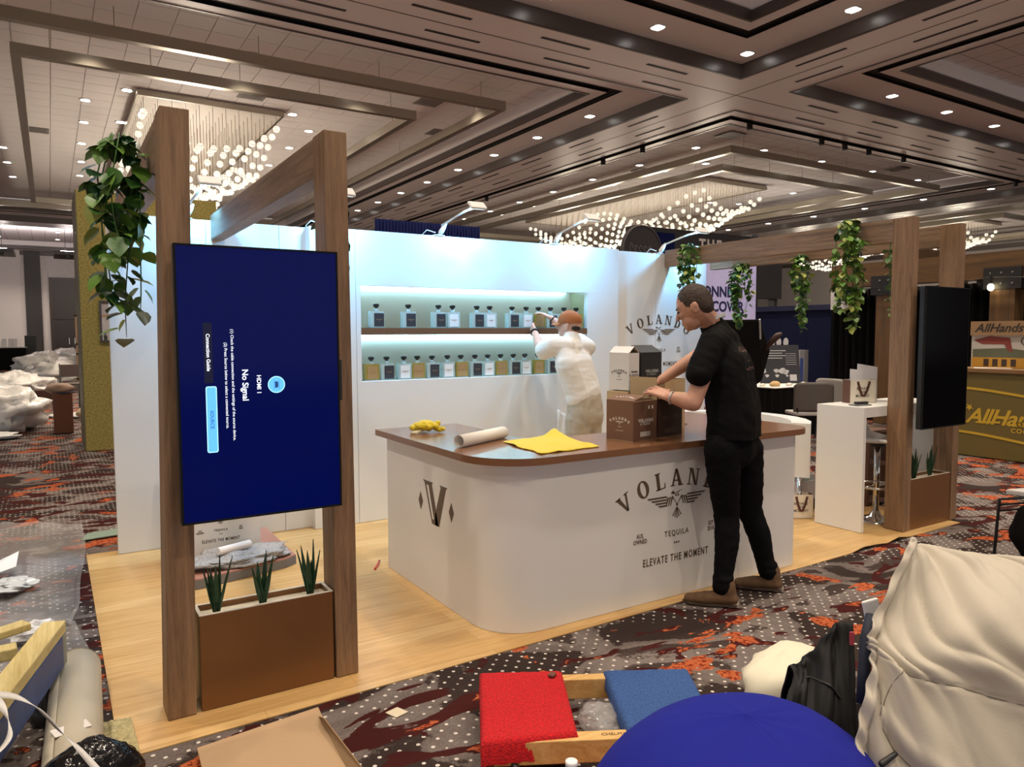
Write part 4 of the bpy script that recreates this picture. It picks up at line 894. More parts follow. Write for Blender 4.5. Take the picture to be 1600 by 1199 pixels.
MB().box(12.28, 12.285, p.y-.28, p.y+.17, p.z-.16, p.z+.16).build('sheet', mat('notice_white', (.7, .68, .66), .7), ws); text('lettering', 'Wholesome', .085, (12.279, p.y-.02, p.z), (0, -1, 0), (0, 0, 1), PRB, ws, off=.004) if False else None
MB().box(12.276, 12.28, p.y-.24, p.y+.1, p.z-.012, p.z+.012).build('print_line', PRB, ws)
def office_chair(x, y, rz, label, m_, seatm):
    t = thing('conference_chair', label, 'chair', (x, y, 0)); t.rotation_euler = (0, 0, rz)
    def bk(u, v): a = (u-.5)*1.3; return Vector((.27*math.sin(a)/.605, .22-.12*(1-math.cos(a))*2, .50+.40*v*(1-.12*(2*u-1)**6)))
    b = MB().grid(bk, 14, 10); b.build('backrest', m_, t, True, loc=(0, 0, 0), solid=.02)
    MB().prism(rrect(.25, .23, .08), (0, .0, .45), (1, 0, 0), (0, 1, 0), (0, 0, .04)).build('seat', seatm, t, loc=(0, 0, 0), bevel=.01)
    for sx_ in (-1, 1):
        for sy in (-1, 1): MB().tube([(sx_*.2, sy*.17, .45), (sx_*.24, sy*.22, .01)], .011, 8).build('leg', BLACK, t, loc=(0, 0, 0))
        MB().tube([(sx_*.21, .18, .45), (sx_*.23, .2, .56)], .012, 8).build('back_bracket', BLACK, t, loc=(0, 0, 0))
G1, G2 = mat('chair_taupe', (.10, .085, .075), .5), mat('chair_grey', (.30, .28, .26), .5)
office_chair(8.75, 6.35, 2.6, 'dark taupe conference chair with pale seat in front of the black curtain', G1, mat('seat_pale', (.45, .43, .40), .5)); office_chair(9.75, 6.55, 1.5, 'light grey conference chair behind the dark taupe one', G2, G2)
# camera hood / black draped equipment behind the man
eq = thing('softbox', 'black fabric hood on a stand behind the man in black', 'lighting hood', (8.3, 6.6, 0)); p = aY(1178, 545, 6.6)
o = MB().add([tuple(aY(u, v, y)) for u, v, y in ((1128, 500, 6.3), (1187, 499, 6.3), (1203, 548, 6.5), (1190, 596, 6.5), (1150, 620, 6.5), (1128, 500, 7.0), (1187, 503, 7.0), (1200, 548, 7.0), (1188, 596, 7.0), (1150, 620, 7.0))],
      [(0, 1, 2, 3, 4), (9, 8, 7, 6, 5), (0, 5, 6, 1), (1, 6, 7, 2), (2, 7, 8, 3), (3, 8, 9, 4), (4, 9, 5, 0)]).build('hood', CURT, eq, bevel=.03)
MB().tube([aY(1187, 499, 6.29), aY(1188, 530, 6.35)], .012, 6).build('rod', mat('rod_grey', (.5, .5, .5), .4), eq); MB().tube([aY(1195, 545, 6.45), aY(1215, 525, 6.3), aY(1221, 521, 6.25)], [.03, .045, .02], 8).build('handle', mat('hood_handle', (.06, .03, .025), .5), eq, True)
q = aY(1165, 600, 6.75); MB().tube([(q.x, q.y, .01), (q.x, q.y, q.z)], .03, 8).build('stand', BLACK, eq)
# timber framed stall
STW = wood('stall_timber', '42301a', '684a26', 1, .6); STV = wood('stall_timber_v', '42301a', '684a26', 2, .6)
st = thing('timber_stall', 'orange brown timber beam frame with black brackets behind the far portal', 'timber frame', (12, 6, 0))
for y0, y1 in ((7.02, 7.42), (5.28, 5.62)): 
    MB().box(12.0, 12.28, y0, y1, .01, 2.35).build('post', STV, st); b = MB().box(11.97, 12.31, y0-.09, y1+.09, 2.2, 2.52); b.build('bracket', mat('iron_black', (.01, .01, .011), .5), st)
    b = MB()
    for i in range(3):
        for j in range(2): b.lathe([(.018, 0), (.012, .012)], (0, 0, 0), 6); [b.v.__setitem__(k, (11.968-b.v[k][2], y0+.03+i*.15+b.v[k][0], 2.28+.16*j+b.v[k][1])) for k in range(len(b.v)-12, len(b.v))]
    b.build('bolts', mat('bolt_grey', (.3, .3, .3), .4, .8), st)
MB().box(12.02, 12.26, .5, 8.3, 2.36, 2.76).build('beam', STW, st); MB().box(13.9, 14.14, .5, 8.3, 2.5, 2.9).build('beam', STW, st); MB().box(12.05, 14.1, 7.1, 7.34, 2.765, 3.0).build('cross_beam', STW, st); MB().box(13.9, 14.14, 7.0, 7.3, .01, 2.5).build('post', STV, st)
for i, (u, v) in enumerate([(1548, 449), (1580, 463)]):
    p = aX(u, v, 11.9 if i == 0 else 12.9); t = thing('festoon_bulb', ['glowing bulb hanging by the black bracket of the timber stall', 'glowing bulb hanging deeper inside the timber stall'][i], 'light bulb', p)
    MB().ell(p, (.045, .045, .055)).build('bulb', mat('bulb_glow', (1, .9, .6), .3, emit=((1, .80, .45), 12)), t, True); MB().tube([p+Vector((0, 0, .05)), p+Vector((0, 0, .16))], .02, 8).build('socket', BLACK, t); MB().tube([p+Vector((0, 0, .16)), p+Vector((0, .0, .28 if i == 0 else .2))], .006, 5).build('cord', BLACK, t)
    l = bpy.data.lights.new('bulb_light', 'POINT'); l.energy = 6; l.color = (1, .7, .35); l.shadow_soft_size = .05; lo = bpy.data.objects.new('bulb_light', l); COL.objects.link(lo); lo.parent = t
MB().tube([Vector((11.95, 8, 2.34)), Vector((11.9, 6.5, 2.25)), aX(1548, 433, 11.9), Vector((11.9, 4.2, 2.28)), Vector((11.95, 3, 2.4))], .008, 6).build('festoon_cable', BLACK, smooth=True, label='black cable strung along the timber stall beam', cat='cable')
ac = thing('sponsor_counter', 'olive counter with yellow hand lettering at the timber stall', 'counter', (9.9, 3.6, 0)); OL = mat('olive_board', (.155, .115, .028), .55); YL = mat('olive_yellow', (.62, .40, .03), .5)
MB().box(9.77, 10.5, 2.2, 4.95, .01, 1.06).build('body', OL, ac, bevel=.004); MB().box(9.74, 10.6, 2.15, 5.0, 1.061, 1.11).build('top', mat('olive_top', (.24, .13, .05), .5), ac, bevel=.004)
p = aX(1507, 664, 9.768); text('lettering', 'AllHands', .262, (9.766, p.y-.02, p.z+.12), (0, -1, -.0), (0, 0, 1), YL, ac, 'LEFT', off=.006, shear=.35, sp=.95); text('lettering', 'CRAFT', .075, (9.766, 4.22, .455), (0, -1, 0), (0, 0, 1), YL, ac, 'LEFT', off=.002, sp=1.2); text('lettering', 'COCKTAILS', .075, (9.766, 4.28, .375), (0, -1, 0), (0, 0, 1), YL, ac, 'LEFT', off=.002, sp=1.2)
b = MB(); b.prism([(0, 0), (.28, .02), (.28, .045), (.0, .02)], (9.766, 4.68, .43), (0, -1, 0), (0, 0, 1), (-.003, 0, 0)); b.prism([(0, 0), (1.4, .02), (1.4, .045), (.0, .02)], (9.766, 4.30, .55), (0, -1, 0), (0, 0, 1), (-.003, 0, 0)) if False else None
for z, s_ in ((.80, 1), (.245, 1)):
    pts = [(q*2.3, .05*math.cos(q*2.3*2.2)-.03*q) for q in [k/20 for k in range(21)]]
    b.prism(pts+[(x, y+.03) for x, y in pts[::-1]], (9.766, 4.93, z), (0, -1, 0), (0, 0, 1), (-.003, 0, 0))
st5 = [(.05*(1 if k % 2 else .4)*math.cos(PI/2+k*PI/5), .05*(1 if k % 2 else .4)*math.sin(PI/2+k*PI/5)) for k in range(10)]; b.prism(st5, (9.766, 4.76, .62), (0, -1, 0), (0, 0, 1), (-.003, 0, 0)); b.build('swash', YL, ac)
cd = thing('display_box', 'printed drinks carton with hand lettering on the olive counter', 'carton', (10.2, 4.6, 1.11)); pc = aX(1514, 572, 10.15)
MB().box(10.15, 10.5, 4.17, 4.95, 1.111, 1.52).build('box', mat('display_white', (.55, .52, .47), .6), cd); MB().box(10.11, 10.5, 4.13, 4.95, 1.521, 1.70).build('header', mat('display_kraft', (.36, .22, .11), .7), cd); text('lettering', 'AllHands', .15, (10.108, 4.62, 1.61), (0, -1, 0), (0, 0, 1), PRB, cd, shear=.35, off=.003)
MB().box(10.146, 10.149, 4.18, 4.94, 1.112, 1.24).build('orange_band', mat('display_orange', (.55, .28, .03), .6), cd); b = MB()
for k in range(4): b.box(10.143, 10.1455, 4.42+k*.105, 4.48+k*.105, 1.13, 1.22)
b.build('cup_print', mat('display_dark', (.05, .025, .015), .6), cd)
b = MB(); b.prism([(0, .25), (.18, .3), (.42, .28), (.46, .1), (.40, .12), (.36, .2), (.1, .2)], (10.148, 4.92, 1.21), (0, -1, 0), (0, 0, 1), (-.003, 0, 0)); b.build('picture_red', mat('display_red', (.25, .05, .04), .6), cd)
MB().prism([(0, 0), (.7, .0), (.7, .08), (.4, .12), (0, .1)], (10.148, 4.93, 1.242), (0, -1, 0), (0, 0, 1), (-.002, 0, 0)).build('picture_green', mat('display_green', (.12, .13, .08), .6), cd); MB().tube([Vector((10.146, 4.30+.07*math.cos(a_), 1.45+.055*math.sin(a_))) for a_ in [2*PI*k/16 for k in range(17)]], .006, 5).build('seal_print', PRB, cd)
MB().obox((10.0, 4.62, 1.113), (.1, .06, 0), (-.1, .17, 0), (0, 0, .0012)).build('paper_sheet', MATS['paper'], label='white sheet of paper lying on the olive counter', cat='paper')
# black wire chair at the frame edge
wc = thing('wire_chair', 'black metal wire chair standing on the carpet right of the beige jacket', 'chair', (5.7, 2.2, 0))
for dx in (0, .42):
    MB().tube([(5.36+dx, 2.42-dx*.3, .01), (5.36+dx, 2.40-dx*.3, .44), (5.40+dx, 2.16-dx*.3, .50)], .011, 8).build('leg', BLACK, wc, True); MB().tube([(5.40+dx, 2.05-dx*.3, .50), (5.44+dx, 1.95-dx*.3, .01)], .011, 8).build('leg', BLACK, wc, True)
MB().obox((5.62, 2.13, .50), (.24, -.07, 0), (-.03, .16, 0), (0, 0, .018)).build('seat', mat('wire_seat', (.5, .48, .46), .6), wc, bevel=.008)
for k in range(2): MB().tube([(5.36, 2.41, .36+.04*k), (5.78, 2.28, .36+.04*k)], .007, 6).build('brace', BLACK, wc)
lump(MB(), (5.60, 2.28, .22), (.17, .13, .2), 44, .15, 1.5, 20, 12, .012).build('dark_bag', CURT, smooth=True, label='black bag on the carpet under the wire chair', cat='bag')
# ---------------------------------------------------------------- far left: gold tower and clutter
def goldmat():
    t = NT('gold_glitter'); n = t.noise(t.coord(), 45, 3, .8); n2 = t.noise(t.coord(), 160, 2, .7)
    t.col(t.ramp(n, [(.35, '7a6c34'), (.6, 'b39f54')])); t.p.inputs['Metallic'].default_value = .35; t.p.inputs['Roughness'].default_value = .42; t.bump(n2, .8, .02); return t.m
gt = thing('gold_tower', 'tall glittering gold wall block behind the bar with a small window', 'display wall', (1.2, 11.3, 0)); GM = goldmat()
b = MB(); b.box(.36, 2.09, 11.3, 12.6, .01, 1.47); b.box(.36, 2.09, 11.3, 12.6, 2.02, 3.46); b.box(.36, .575, 11.3, 12.6, 1.47, 2.02); b.box(.95, 2.09, 11.3, 12.6, 1.47, 2.02); b.build('block', GM, gt)
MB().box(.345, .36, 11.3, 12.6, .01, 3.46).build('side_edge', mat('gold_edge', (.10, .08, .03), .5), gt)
b = MB(); b.box(.575, .60, 11.28, 11.6, 1.47, 2.02); b.box(.60, .95, 11.28, 11.6, 1.995, 2.02); b.box(.6, .95, 11.28, 11.6, 1.47, 1.49); b.build('window_frame', mat('window_brown', (.05, .03, .02), .4), gt)
BAGM = mat('plastic_bag', (.74, .72, .69), .28, bump=(5, .5, .05))
for i, (x, y, rx, ry, rz, lb) in enumerate([(-.75, 14.6, .62, .8, .62, 'large white plastic bag heap on the carpet nearest the plastic sheet'), (-.75, 21.6, .75, 1.2, .55, 'long low white plastic bag beside the dark carton'), (.05, 27, .65, 1.2, .62, 'white plastic bag heap beside the folding chair'), (-.3, 34, .9, 1.5, .75, 'white plastic bag heap in front of the black table'), (.75, 40, .7, 1.2, .8, 'white plastic bag heap by the dark far pilaster'), (-.95, 13.4, .5, .25, .1, 'flat white plastic strip on the carpet'), (.45, 16.4, .5, .4, .06, 'flat white plastic sheet under the brown stand'), (-.5, 24, .5, .7, .25, 'small white plastic bag between two larger heaps')]):
    lump(MB(), (x, y, rz*.55), (rx, ry, rz*.62), 50+i, .34, 2.3, 44, 24, .012).build('plastic_bag', BAGM, smooth=True, label=lb, cat='plastic bag', group='white plastic bags on the carpet')
ps = thing('brown_stand', 'short brown box stand with cushion on the carpet beside the gold tower', 'stand', (.12, 13.6, 0)); MB().box(0.0, .27, 13.6, 13.9, .01, .66).build('box', mat('stand_brown', (.14, .05, .025), .5), ps, bevel=.005)
lump(MB(), (.11, 13.75, .71), (.2, .16, .09), 70, .2, 2, 18, 10).build('cushion', mat('cushion_tan', (.30, .20, .15), .8), ps, smooth=True); lump(MB(), (.16, 13.72, .655), (.16, .15, .03), 71, .1).build('cloth', mat('cloth_navy', (.03, .035, .07), .8), ps, smooth=True)
def folding_chair(x, y):
    t = thing('folding_chair', 'dark folding chair with clothes among the plastic bags', 'chair', (x, y, 0))
    for dx in (0, .42): 
        MB().tube([(x+dx, y, .01), (x+dx, y+.1, .45), (x+dx, y+.18, .92)], .013, 6).build('leg', BLACK, t, True); MB().tube([(x+dx, y+.42, .01), (x+dx, y+.02, .47)], .013, 6).build('leg', BLACK, t)
    MB().box(x, x+.42, y-.02, y+.36, .45, .48).build('seat', mat('folding_seat', (.15, .12, .11), .6), t, bevel=.008); MB().box(x, x+.42, y+.15, y+.18, .62, .9).build('backrest', mat('folding_back', (.10, .07, .06), .6), t, bevel=.008)
folding_chair(.16, 19.3)
MB().box(-.35, .25, 20.0, 20.5, .01, .30).build('dark_carton', mat('carton_reddark', (.06, .022, .015), .6), label='low dark red brown carton on the carpet by the folding chair', cat='carton', bevel=.008)
for i, (x, y, z, r, c_, lb) in enumerate([(.58, 16.2, .22, (.16, .16, .2), (.015, .015, .02), 'black bag leaning against the gold tower'), (.66, 17.1, .86, (.17, .14, .25), (.015, .018, .05), 'navy jacket bundle piled beside the gold tower'), (.55, 15.6, .13, (.18, .14, .12), (.52, .42, .27), 'tan cushion on the carpet beside the gold tower')]):
    lump(MB(), (x, y, z), r, 80+i, .3, 1.8, 20, 14, .012).build('bundle', mat(f'bundle{i}', c_, .7), smooth=True, label=lb, cat='bundle')
MB().box(.45, .88, 16.9, 17.3, .01, .60).build('support_box', BLACK, label='dark box under the navy jacket bundle', cat='box')
sv = thing('wooden_shelf', 'open wooden shelf unit holding bottles beyond the gold tower', 'shelf', (.9, 24, 0)); SVW = mat('shelf_pine', (.30, .19, .10), .6)
for x in (.62, 1.5): MB().box(x, x+.08, 24, 24.4, .01, 2.15).build('upright', SVW, sv)
for z in (.3, 1.0, 1.28, 2.08): MB().box(.62, 1.58, 24, 24.4, z, z+.06).build('board', SVW, sv)
for i in range(5): MB().lathe([(.045, 0), (.045, .2), (.02, .25), (.02, .32)], (.76+.15*i, 24.2, 1.34), 10).build('bottle', mat(f'far_bottle{i % 2}', (.12, .04, .02) if i % 2 else (.04, .05, .03), .3), label='dark bottle on the middle board of the wooden shelf', cat='bottle', group='bottles on the wooden shelf')
b = MB().ell((1.0, 24.2, 2.42), .28, n=20, m=14); b.build('mirror_ball', mat('mirror_ball', (.5, .5, .5), .15, 1, bump=(9, 1, .2)), label='small mirrored ball on top of the wooden shelf', cat='mirror ball')
bt = thing('black_table', 'black cloth covered table against the far wall beside white cabinets', 'table', (-1.6, 40, 0)); MB().box(-2.0, -.95, 40, 40.9, .01, 1.0).build('cloth', CURT, bt, bevel=.02); MB().box(-2.05, -.9, 39.95, 40.95, 1.001, 1.03).build('top', mat('far_top', (.5, .48, .46), .5), bt)
MB().box(-1.0, -.55, 41.2, 41.8, .01, 1.55).build('speaker_cabinet', BLACK, label='tall black cabinet standing behind the black cloth table', cat='cabinet', bevel=.02)
for i, x in enumerate((-1.75, -1.5, -1.35)): MB().obox((x, 40.3, 1.22), (.09, 0, 0), (0, .02, .0), (0, .05, .19)).build('flyer', MATS['paper'], label='upright white flyer on the black cloth table', cat='flyer', group='flyers on the black table')
MB().box(-2.8, -2.1, 39.9, 40.6, .01, 1.1).build('white_cabinet', WHITE, label='white cabinet next to the black cloth table', cat='cabinet', bevel=.01)
# ---------------------------------------------------------------- left foreground
SHEETM = NT('plastic_sheeting'); t = SHEETM; t.p.inputs['Base Color'].default_value = (.60, .58, .57, 1); t.p.inputs['Roughness'].default_value = .28; t.p.inputs['Alpha'].default_value = .32
t.bump(t.noise(t.coord(), 9, 5, .7), .6, .03); SHEETM = t.m
P = [aZ(-90, 825), aZ(128, 828), aZ(138, 1120), aZ(-120, 1150)]
def sheet(u, v):
    p = (P[0]*(1-u)+P[1]*u)*(1-v)+(P[3]*(1-u)+P[2]*u)*v; e = .02*math.sin(v*9)*(u > .96)-.06*math.exp(-((v-.68)/.06)**2)*max(0, u-.75)*4
    z = .012+.03*abs(nz((u*5, v*7, 0), 1, 8))+.025*max(0, nz((u*13, v*4, 0), 1, 9))+.05*math.exp(-((v-.02)/.025)**2)*(.4+u*.6)+.05*math.exp(-((v-.66-.05*u)/.018)**2)*(.3+u)
    return Vector((p.x+e, p.y, z))
MB().grid(sheet, 60, 90).build('plastic_sheeting', SHEETM, smooth=True, label='wrinkled clear plastic sheeting spread over the carpet beside the oak floor', cat='plastic sheet')
def crumple(c, r, seed, label, m_, amp=.5):
    lump(MB(), (c.x, c.y, r[2]*.6+.05), r, seed, amp, 2.2, 24, 14, .045).build('crumpled_paper', m_, label=label, cat='paper')
PW = mat('paper_white', (.82, .82, .82), .6)
crumple(aZ(47, 1008), (.085, .06, .035), 90, 'crumpled white tissue on the plastic sheeting above the yellow wooden frame', PW, .7)
crumple(aZ(18, 932), (.12, .1, .03), 91, 'silvery crumpled film on the plastic sheeting', mat('film_silver', (.6, .62, .62), .2), .6)
p = aZ(0, 915); MB().add([(p.x-.18, p.y-.1, .06), (p.x+.09, p.y-.06, .12), (p.x+.10, p.y+.16, .16), (p.x-.15, p.y+.15, .06)], [(0, 1, 2), (0, 2, 3)]).build('folded_paper', PW, solid=.003, label='folded white paper sheet on the plastic sheeting', cat='paper')
MB().prism([(0, 0), (.42, .05), (.40, .28), (.05, .2)], (.14, 6.35, .012), (1, 0, 0), (0, 1, 0), (0, 0, .006)).build('green_underlay', mat('underlay_green', (.22, .30, .24), .8), label='pale green underlay scrap beside the white wall end', cat='underlay')
# dolly with yellow top rails and blue side
fd = thing('wooden_dolly', 'worn wooden dolly with yellow rails and blue painted side', 'dolly', (-.1, 3.5, 0)); RW = wood('rail_yellow', 'b09a5a', 'd8c68a', 1, 1.2); BLU = mat('paint_blue', (.02, .05, .17), .5, var=(8, .25))
A0, A1 = Vector((.004, 3.49, .0)), Vector((-.30, 2.35, .0)); d = (A1-A0).normalized(); n_ = Vector((-d.y, d.x, 0)) * -1
if n_.x > 0: n_ = -n_
def rail(nm, a, c_, w_, z0, z1, m_): 
    b = MB(); dd = (c_-a).normalized(); s = Vector((-dd.y, dd.x, 0)); s = -s if s.x > 0 else s
    return b.obox((a+c_)/2+s*w_/2+Vector((0, 0, (z0+z1)/2)), dd*(c_-a).length/2, s*w_/2, Vector((0, 0, (z1-z0)/2))).build(nm, m_, fd, bevel=.006)
rail('blue_side', A0, A1, .05, .20, .33, BLU); rail('top_rail', A0+n_*0-d*.03, A1, .085, .331, .38, RW)
rail('cross_rail', A0+d*.22+n_*.1, A0+n_*.9+d*.50, .07, .331, .378, RW); rail('cross_rail', A0+d*.05+n_*.1, A0+n_*.75+d*.65, .07, .3785, .41, RW)
rail('end_block', A0-d*.028, A0+d*.03, .12, .20, .33, mat('rail_grey', (.25, .25, .2), .6)); rail('inner_board', A0+d*.3+n_*.12, A1+n_*.12, .5, .22, .25, mat('paint_navy', (.01, .015, .04), .5))
for q_ in (A0+d*.08+n_*.06, A1-d*.1+n_*.06, A0+d*.3+n_*.6, A1-d*.1+n_*.6): MB().lathe([(.05, .01), (.055, .03), (.05, .09), (.02, .1), (.02, .1995)], (q_.x, q_.y, 0), 12).build('castor', BLACK, fd, True)
rl = thing('flooring_roll', 'thick roll of beige vinyl lying beside the wooden dolly', 'roll', (.0, 3.3, 0)); b = MB(); r_ = .096; vs = []; n = 56
e0, e1 = Vector((.045, 3.66, r_+.01)), Vector((.0, 2.45, r_+.01))
ax = (e1-e0).normalized(); sd = Vector((-ax.y, ax.x, 0))
for k in range(n+1):
    q = k/n; a_ = q*6*PI+2.2; r = r_*(1-.28*q)
    for e in (e0, e1): vs.append(e+sd*math.cos(a_)*r+Vector((0, 0, math.sin(a_)*r)))
BV = mat('vinyl_back', (.50, .45, .35), .45, var=(3, .08)); b.add(vs, [(2*k, 2*k+1, 2*k+3, 2*k+2) for k in range(n)]); b.build('sheet', BV, rl, True, solid=.003)
b = MB(); nn = 24; b.add([tuple(e0+sd*math.cos(2*PI*k/nn)*r_*.97+Vector((0, 0, math.sin(2*PI*k/nn)*r_*.97))-ax*.0) for k in range(nn)], [tuple(range(nn))]); b.build('roll_end', BV, rl)
lb = aZ(100, 1190, .2); MB().obox((.01, 2.93, .188), (.055, .012, 0), (-.008, .03, .0), (0, 0, .0012)).build('label', mat('roll_label', (.8, .75, .72), .6), rl)
bl = [aZ(162, 1138), aZ(205, 1128), aZ(222, 1199), aZ(150, 1215)]
def burl(u, v):
    p = (bl[0]*(1-u)+bl[1]*u)*(1-v)+(bl[3]*(1-u)+bl[2]*u)*v; return Vector((p.x, p.y, .016+.012*abs(nz((u*4, v*4, 0), 1, 4))+.01*nz((u*30, v*30, 0), 1)))
MB().grid(burl, 30, 30).build('burlap_scrap', mat('burlap', (.50, .43, .22), .95, bump=(160, 1, .01), var=(70, .3)), solid=.008, label='frayed burlap scrap on the floor beside the beige roll', cat='burlap')
lump(MB(), (.055, 2.68, .12), (.15, .10, .12), 95, .16, 2, 36, 22, .012).build('black_sack', mat('black_film', (.008, .008, .009), .15, bump=(9, .6, .03)), smooth=True, label='black plastic sack at the end of the beige roll', cat='sack')
pts = [aD(-30, 1070, 2.95), aD(20, 1084, 2.85), aD(60, 1100, 2.7), aD(95, 1142, 2.5), aD(125, 1175, 2.42), aD(165, 1215, 2.35)]
def band(pts, w_, m_, nm, **kw):
    b = MB(); vs = []; P_ = []
    for i in range(len(pts)-1):
        for k in range(6): P_.append(pts[i].lerp(pts[i+1], k/6))
    P_.append(pts[-1])
    for _ in range(6): P_ = [P_[0]]+[(P_[i-1]+P_[i]*2+P_[i+1])/4 for i in range(1, len(P_)-1)]+[P_[-1]]
    for i, p in enumerate(P_):
        s = Vector((.45*math.cos(i*.22), .9, .35*math.sin(i*.3))).normalized(); vs += [p-s*w_/2, p+s*w_/2]
    b.add(vs, [(2*i, 2*i+1, 2*i+3, 2*i+2) for i in range(len(P_)-1)]); return b.build(nm, m_, smooth=True, solid=.0015, **kw)
STR = mat('strap_white', (.68, .66, .64), .5)
band([aZ(-60, 1085, .40), aZ(20, 1085, .40), aZ(60, 1105, .385), aZ(95, 1145, .29), aZ(125, 1172, .265), aZ(175, 1230, .26)], .026, STR, 'packing_strap', label='white packing strap lying over the dolly and beige roll', cat='strap')
band([aZ(-10, 1090, .42), aZ(10, 1110, .40), aZ(20, 1150, .395), aZ(-10, 1185, .39), aZ(-60, 1199, .39)], .035, STR, 'packing_strap', label='loop of white packing strap on the yellow dolly rail', cat='strap')
# cardboard
CB = mat('cardboard', (.46, .31, .18), .85, bump=(50, .2)); cb = thing('flat_cardboard', 'opened out cardboard sheet with raised flap at the oak floor edge', 'cardboard', (.7, 2.6, 0))
q = [aZ(308, 1169, .04), aZ(497, 1105, .05), aZ(556, 1230, .05), aZ(330, 1260, .05)]
MB().add([tuple(p) for p in q]+[tuple(p-Vector((0, 0, .006))) for p in q], [(0, 1, 2, 3), (7, 6, 5, 4)]+[(i, 4+i, 4+(i+1) % 4, (i+1) % 4) for i in range(4)]).build('sheet', CB, cb)
q = [aZ(499, 1120, .05), aZ(506, 1122, .085), aZ(585, 1225, .09), aZ(556, 1225, .05)]; MB().add([tuple(p) for p in q], [(0, 1, 2, 3)]).build('flap', mat('cardboard_dark', (.30, .19, .10), .85), cb, solid=.006)
q = [aZ(308, 1169, .033), aZ(497, 1105, .043), aZ(556, 1230, .043), aZ(330, 1260, .043)]; q0 = [Vector((p.x, p.y, .012)) for p in q]
MB().obox((q[0]+q[2])/2*1.0-Vector((0, 0, .014)), (.22, 0, 0), (0, .12, 0), (0, 0, .012)).build('folded_layer', CB, cb)
p = aZ(620, 1115); MB().obox((p.x, p.y, .004), (.03, .008, 0), (-.012, .03, 0), (0, 0, .0012)).build('paper_tag', mat('tag_cream', (.72, .62, .45), .7), label='small cream paper tag on the carpet beside the red pad', cat='paper')
# furniture dolly with carpet pads
fd2 = thing('furniture_dolly', 'wooden furniture dolly with one red and one blue carpet pad', 'dolly', (1.75, 2.25, 0)); PINE = wood('pine', 'b98a48', 'd9b272', 0, 1)
RED = mat('red_carpet', (.62, .006, .012), .9, bump=(160, 1, .012), var=(120, .35)); BLC = mat('blue_carpet', (.035, .10, .30), .9, bump=(160, 1, .01), var=(120, .35))
def pad(nm, C_, drop, m_):
    C4 = [Vector(c_) for c_ in C_]; ctr = sum(C4, Vector())/4
    def fn(u, v):
        p = (C4[0]*(1-u)+C4[1]*u)*(1-v)+(C4[3]*(1-u)+C4[2]*u)*v; z = .15+.003*nz((p.x*60, p.y*60, 0))
        e = min(u, 1-u, v, 1-v)
        return Vector((p.x, p.y, z-(.012 if e < .001 else 0)))
    b = MB().grid(fn, 30, 40); n = 31; loop = [i for i in range(31)]+[31*j+30 for j in range(1, 41)]+[31*40+i for i in range(29, -1, -1)]+[31*j for j in range(39, 0, -1)]
    o = len(b.v); 
    for i in loop:
        v = Vector(b.v[i]); v += (v-ctr)*.012; b.v.append((v.x+.004*nz(v, 50), v.y+.004*nz(v, 50, 2), .15-drop+.006*nz(v, 40)))
    m2 = len(loop); b.f += [(loop[i], o+i, o+(i+1) % m2, loop[(i+1) % m2]) for i in range(m2)]
    return b.build(nm, m_, fd2, True)
pad('red_pad', [(1.47, 2.61, 0), (1.77, 2.44, 0), (1.53, 2.01, 0), (1.21, 2.14, 0)], .085, RED); pad('blue_pad', [(1.92, 2.35, 0), (2.23, 2.17, 0), (2.0, 1.80, 0), (1.69, 1.93, 0)], .06, BLC)
dx_ = Vector((.31, -.165, 0)).normalized()
for a, w_ in ((Vector((1.47, 2.56, .092)), .05), (Vector((1.27, 2.16, .092)), .06)): 
    q = MB(); q.beam(a, a+dx_*.78, w_, .085); q.build('rail', PINE, fd2, bevel=.004)
text('stamp', 'CHELMAN', .024, Vector((1.27, 2.16, .1352))+dx_*.44, dx_, Vector((-dx_.y, dx_.x, 0)), mat('stamp_ink', (.06, .03, .02), .7), fd2, ext=.0003)
for c_ in ((1.52, 2.52), (2.1, 2.2), (1.32, 2.1), (1.92, 1.86)):
    MB().lathe([(.026, -.012), (.03, -.008), (.03, .008), (.026, .012)], (0, 0, 0), 14).build('castor', BLACK, fd2, True, loc=(0, 0, 0)).matrix_basis = Matrix.Translation(Vector((c_[0], c_[1], .032))-fd2.location) @ Matrix.Rotation(PI/2, 4, 'Y')
for i, c_ in enumerate([(1.72, 2.47)]): MB().obox((c_[0]-.02, c_[1]-.06, .158), (.014, .008, 0), (-.006, .012, 0), (0, 0, .005)).build('wrapped_sweet', mat('sweet_brown', (.14, .05, .03), .4), label='small brown scrap lying on the red carpet pad', cat='scrap', bevel=.002)
lump(MB(), (1.76, 2.16, .06), (.085, .10, .05), 97, .3, 2.0, 34, 20, .012).build('clear_bag', mat('clear_film', (.75, .75, .75), .06, alpha=.3, bump=(22, .8, .03)), smooth=True, label='crumpled clear bag between the red and blue pads', cat='plastic bag')
bo = thing('water_bottle', 'white capped clear bottle standing in front of the red pad', 'bottle', (1.38, 1.98, 0)); p = aZ(893, 1190, .26)
MB().lathe([(.03, .005), (.033, .02), (.033, .17), (.02, .215), (.015, .22), (.015, .235)], (p.x, p.y, .005), 16).build('bottle_body', GL, bo, True); MB().lathe([(.019, .236), (.019, .256), (.016, .258)], (p.x, p.y, .005), 16).build('cap', mat('cap_white', (.82, .82, .82), .4), bo, True)
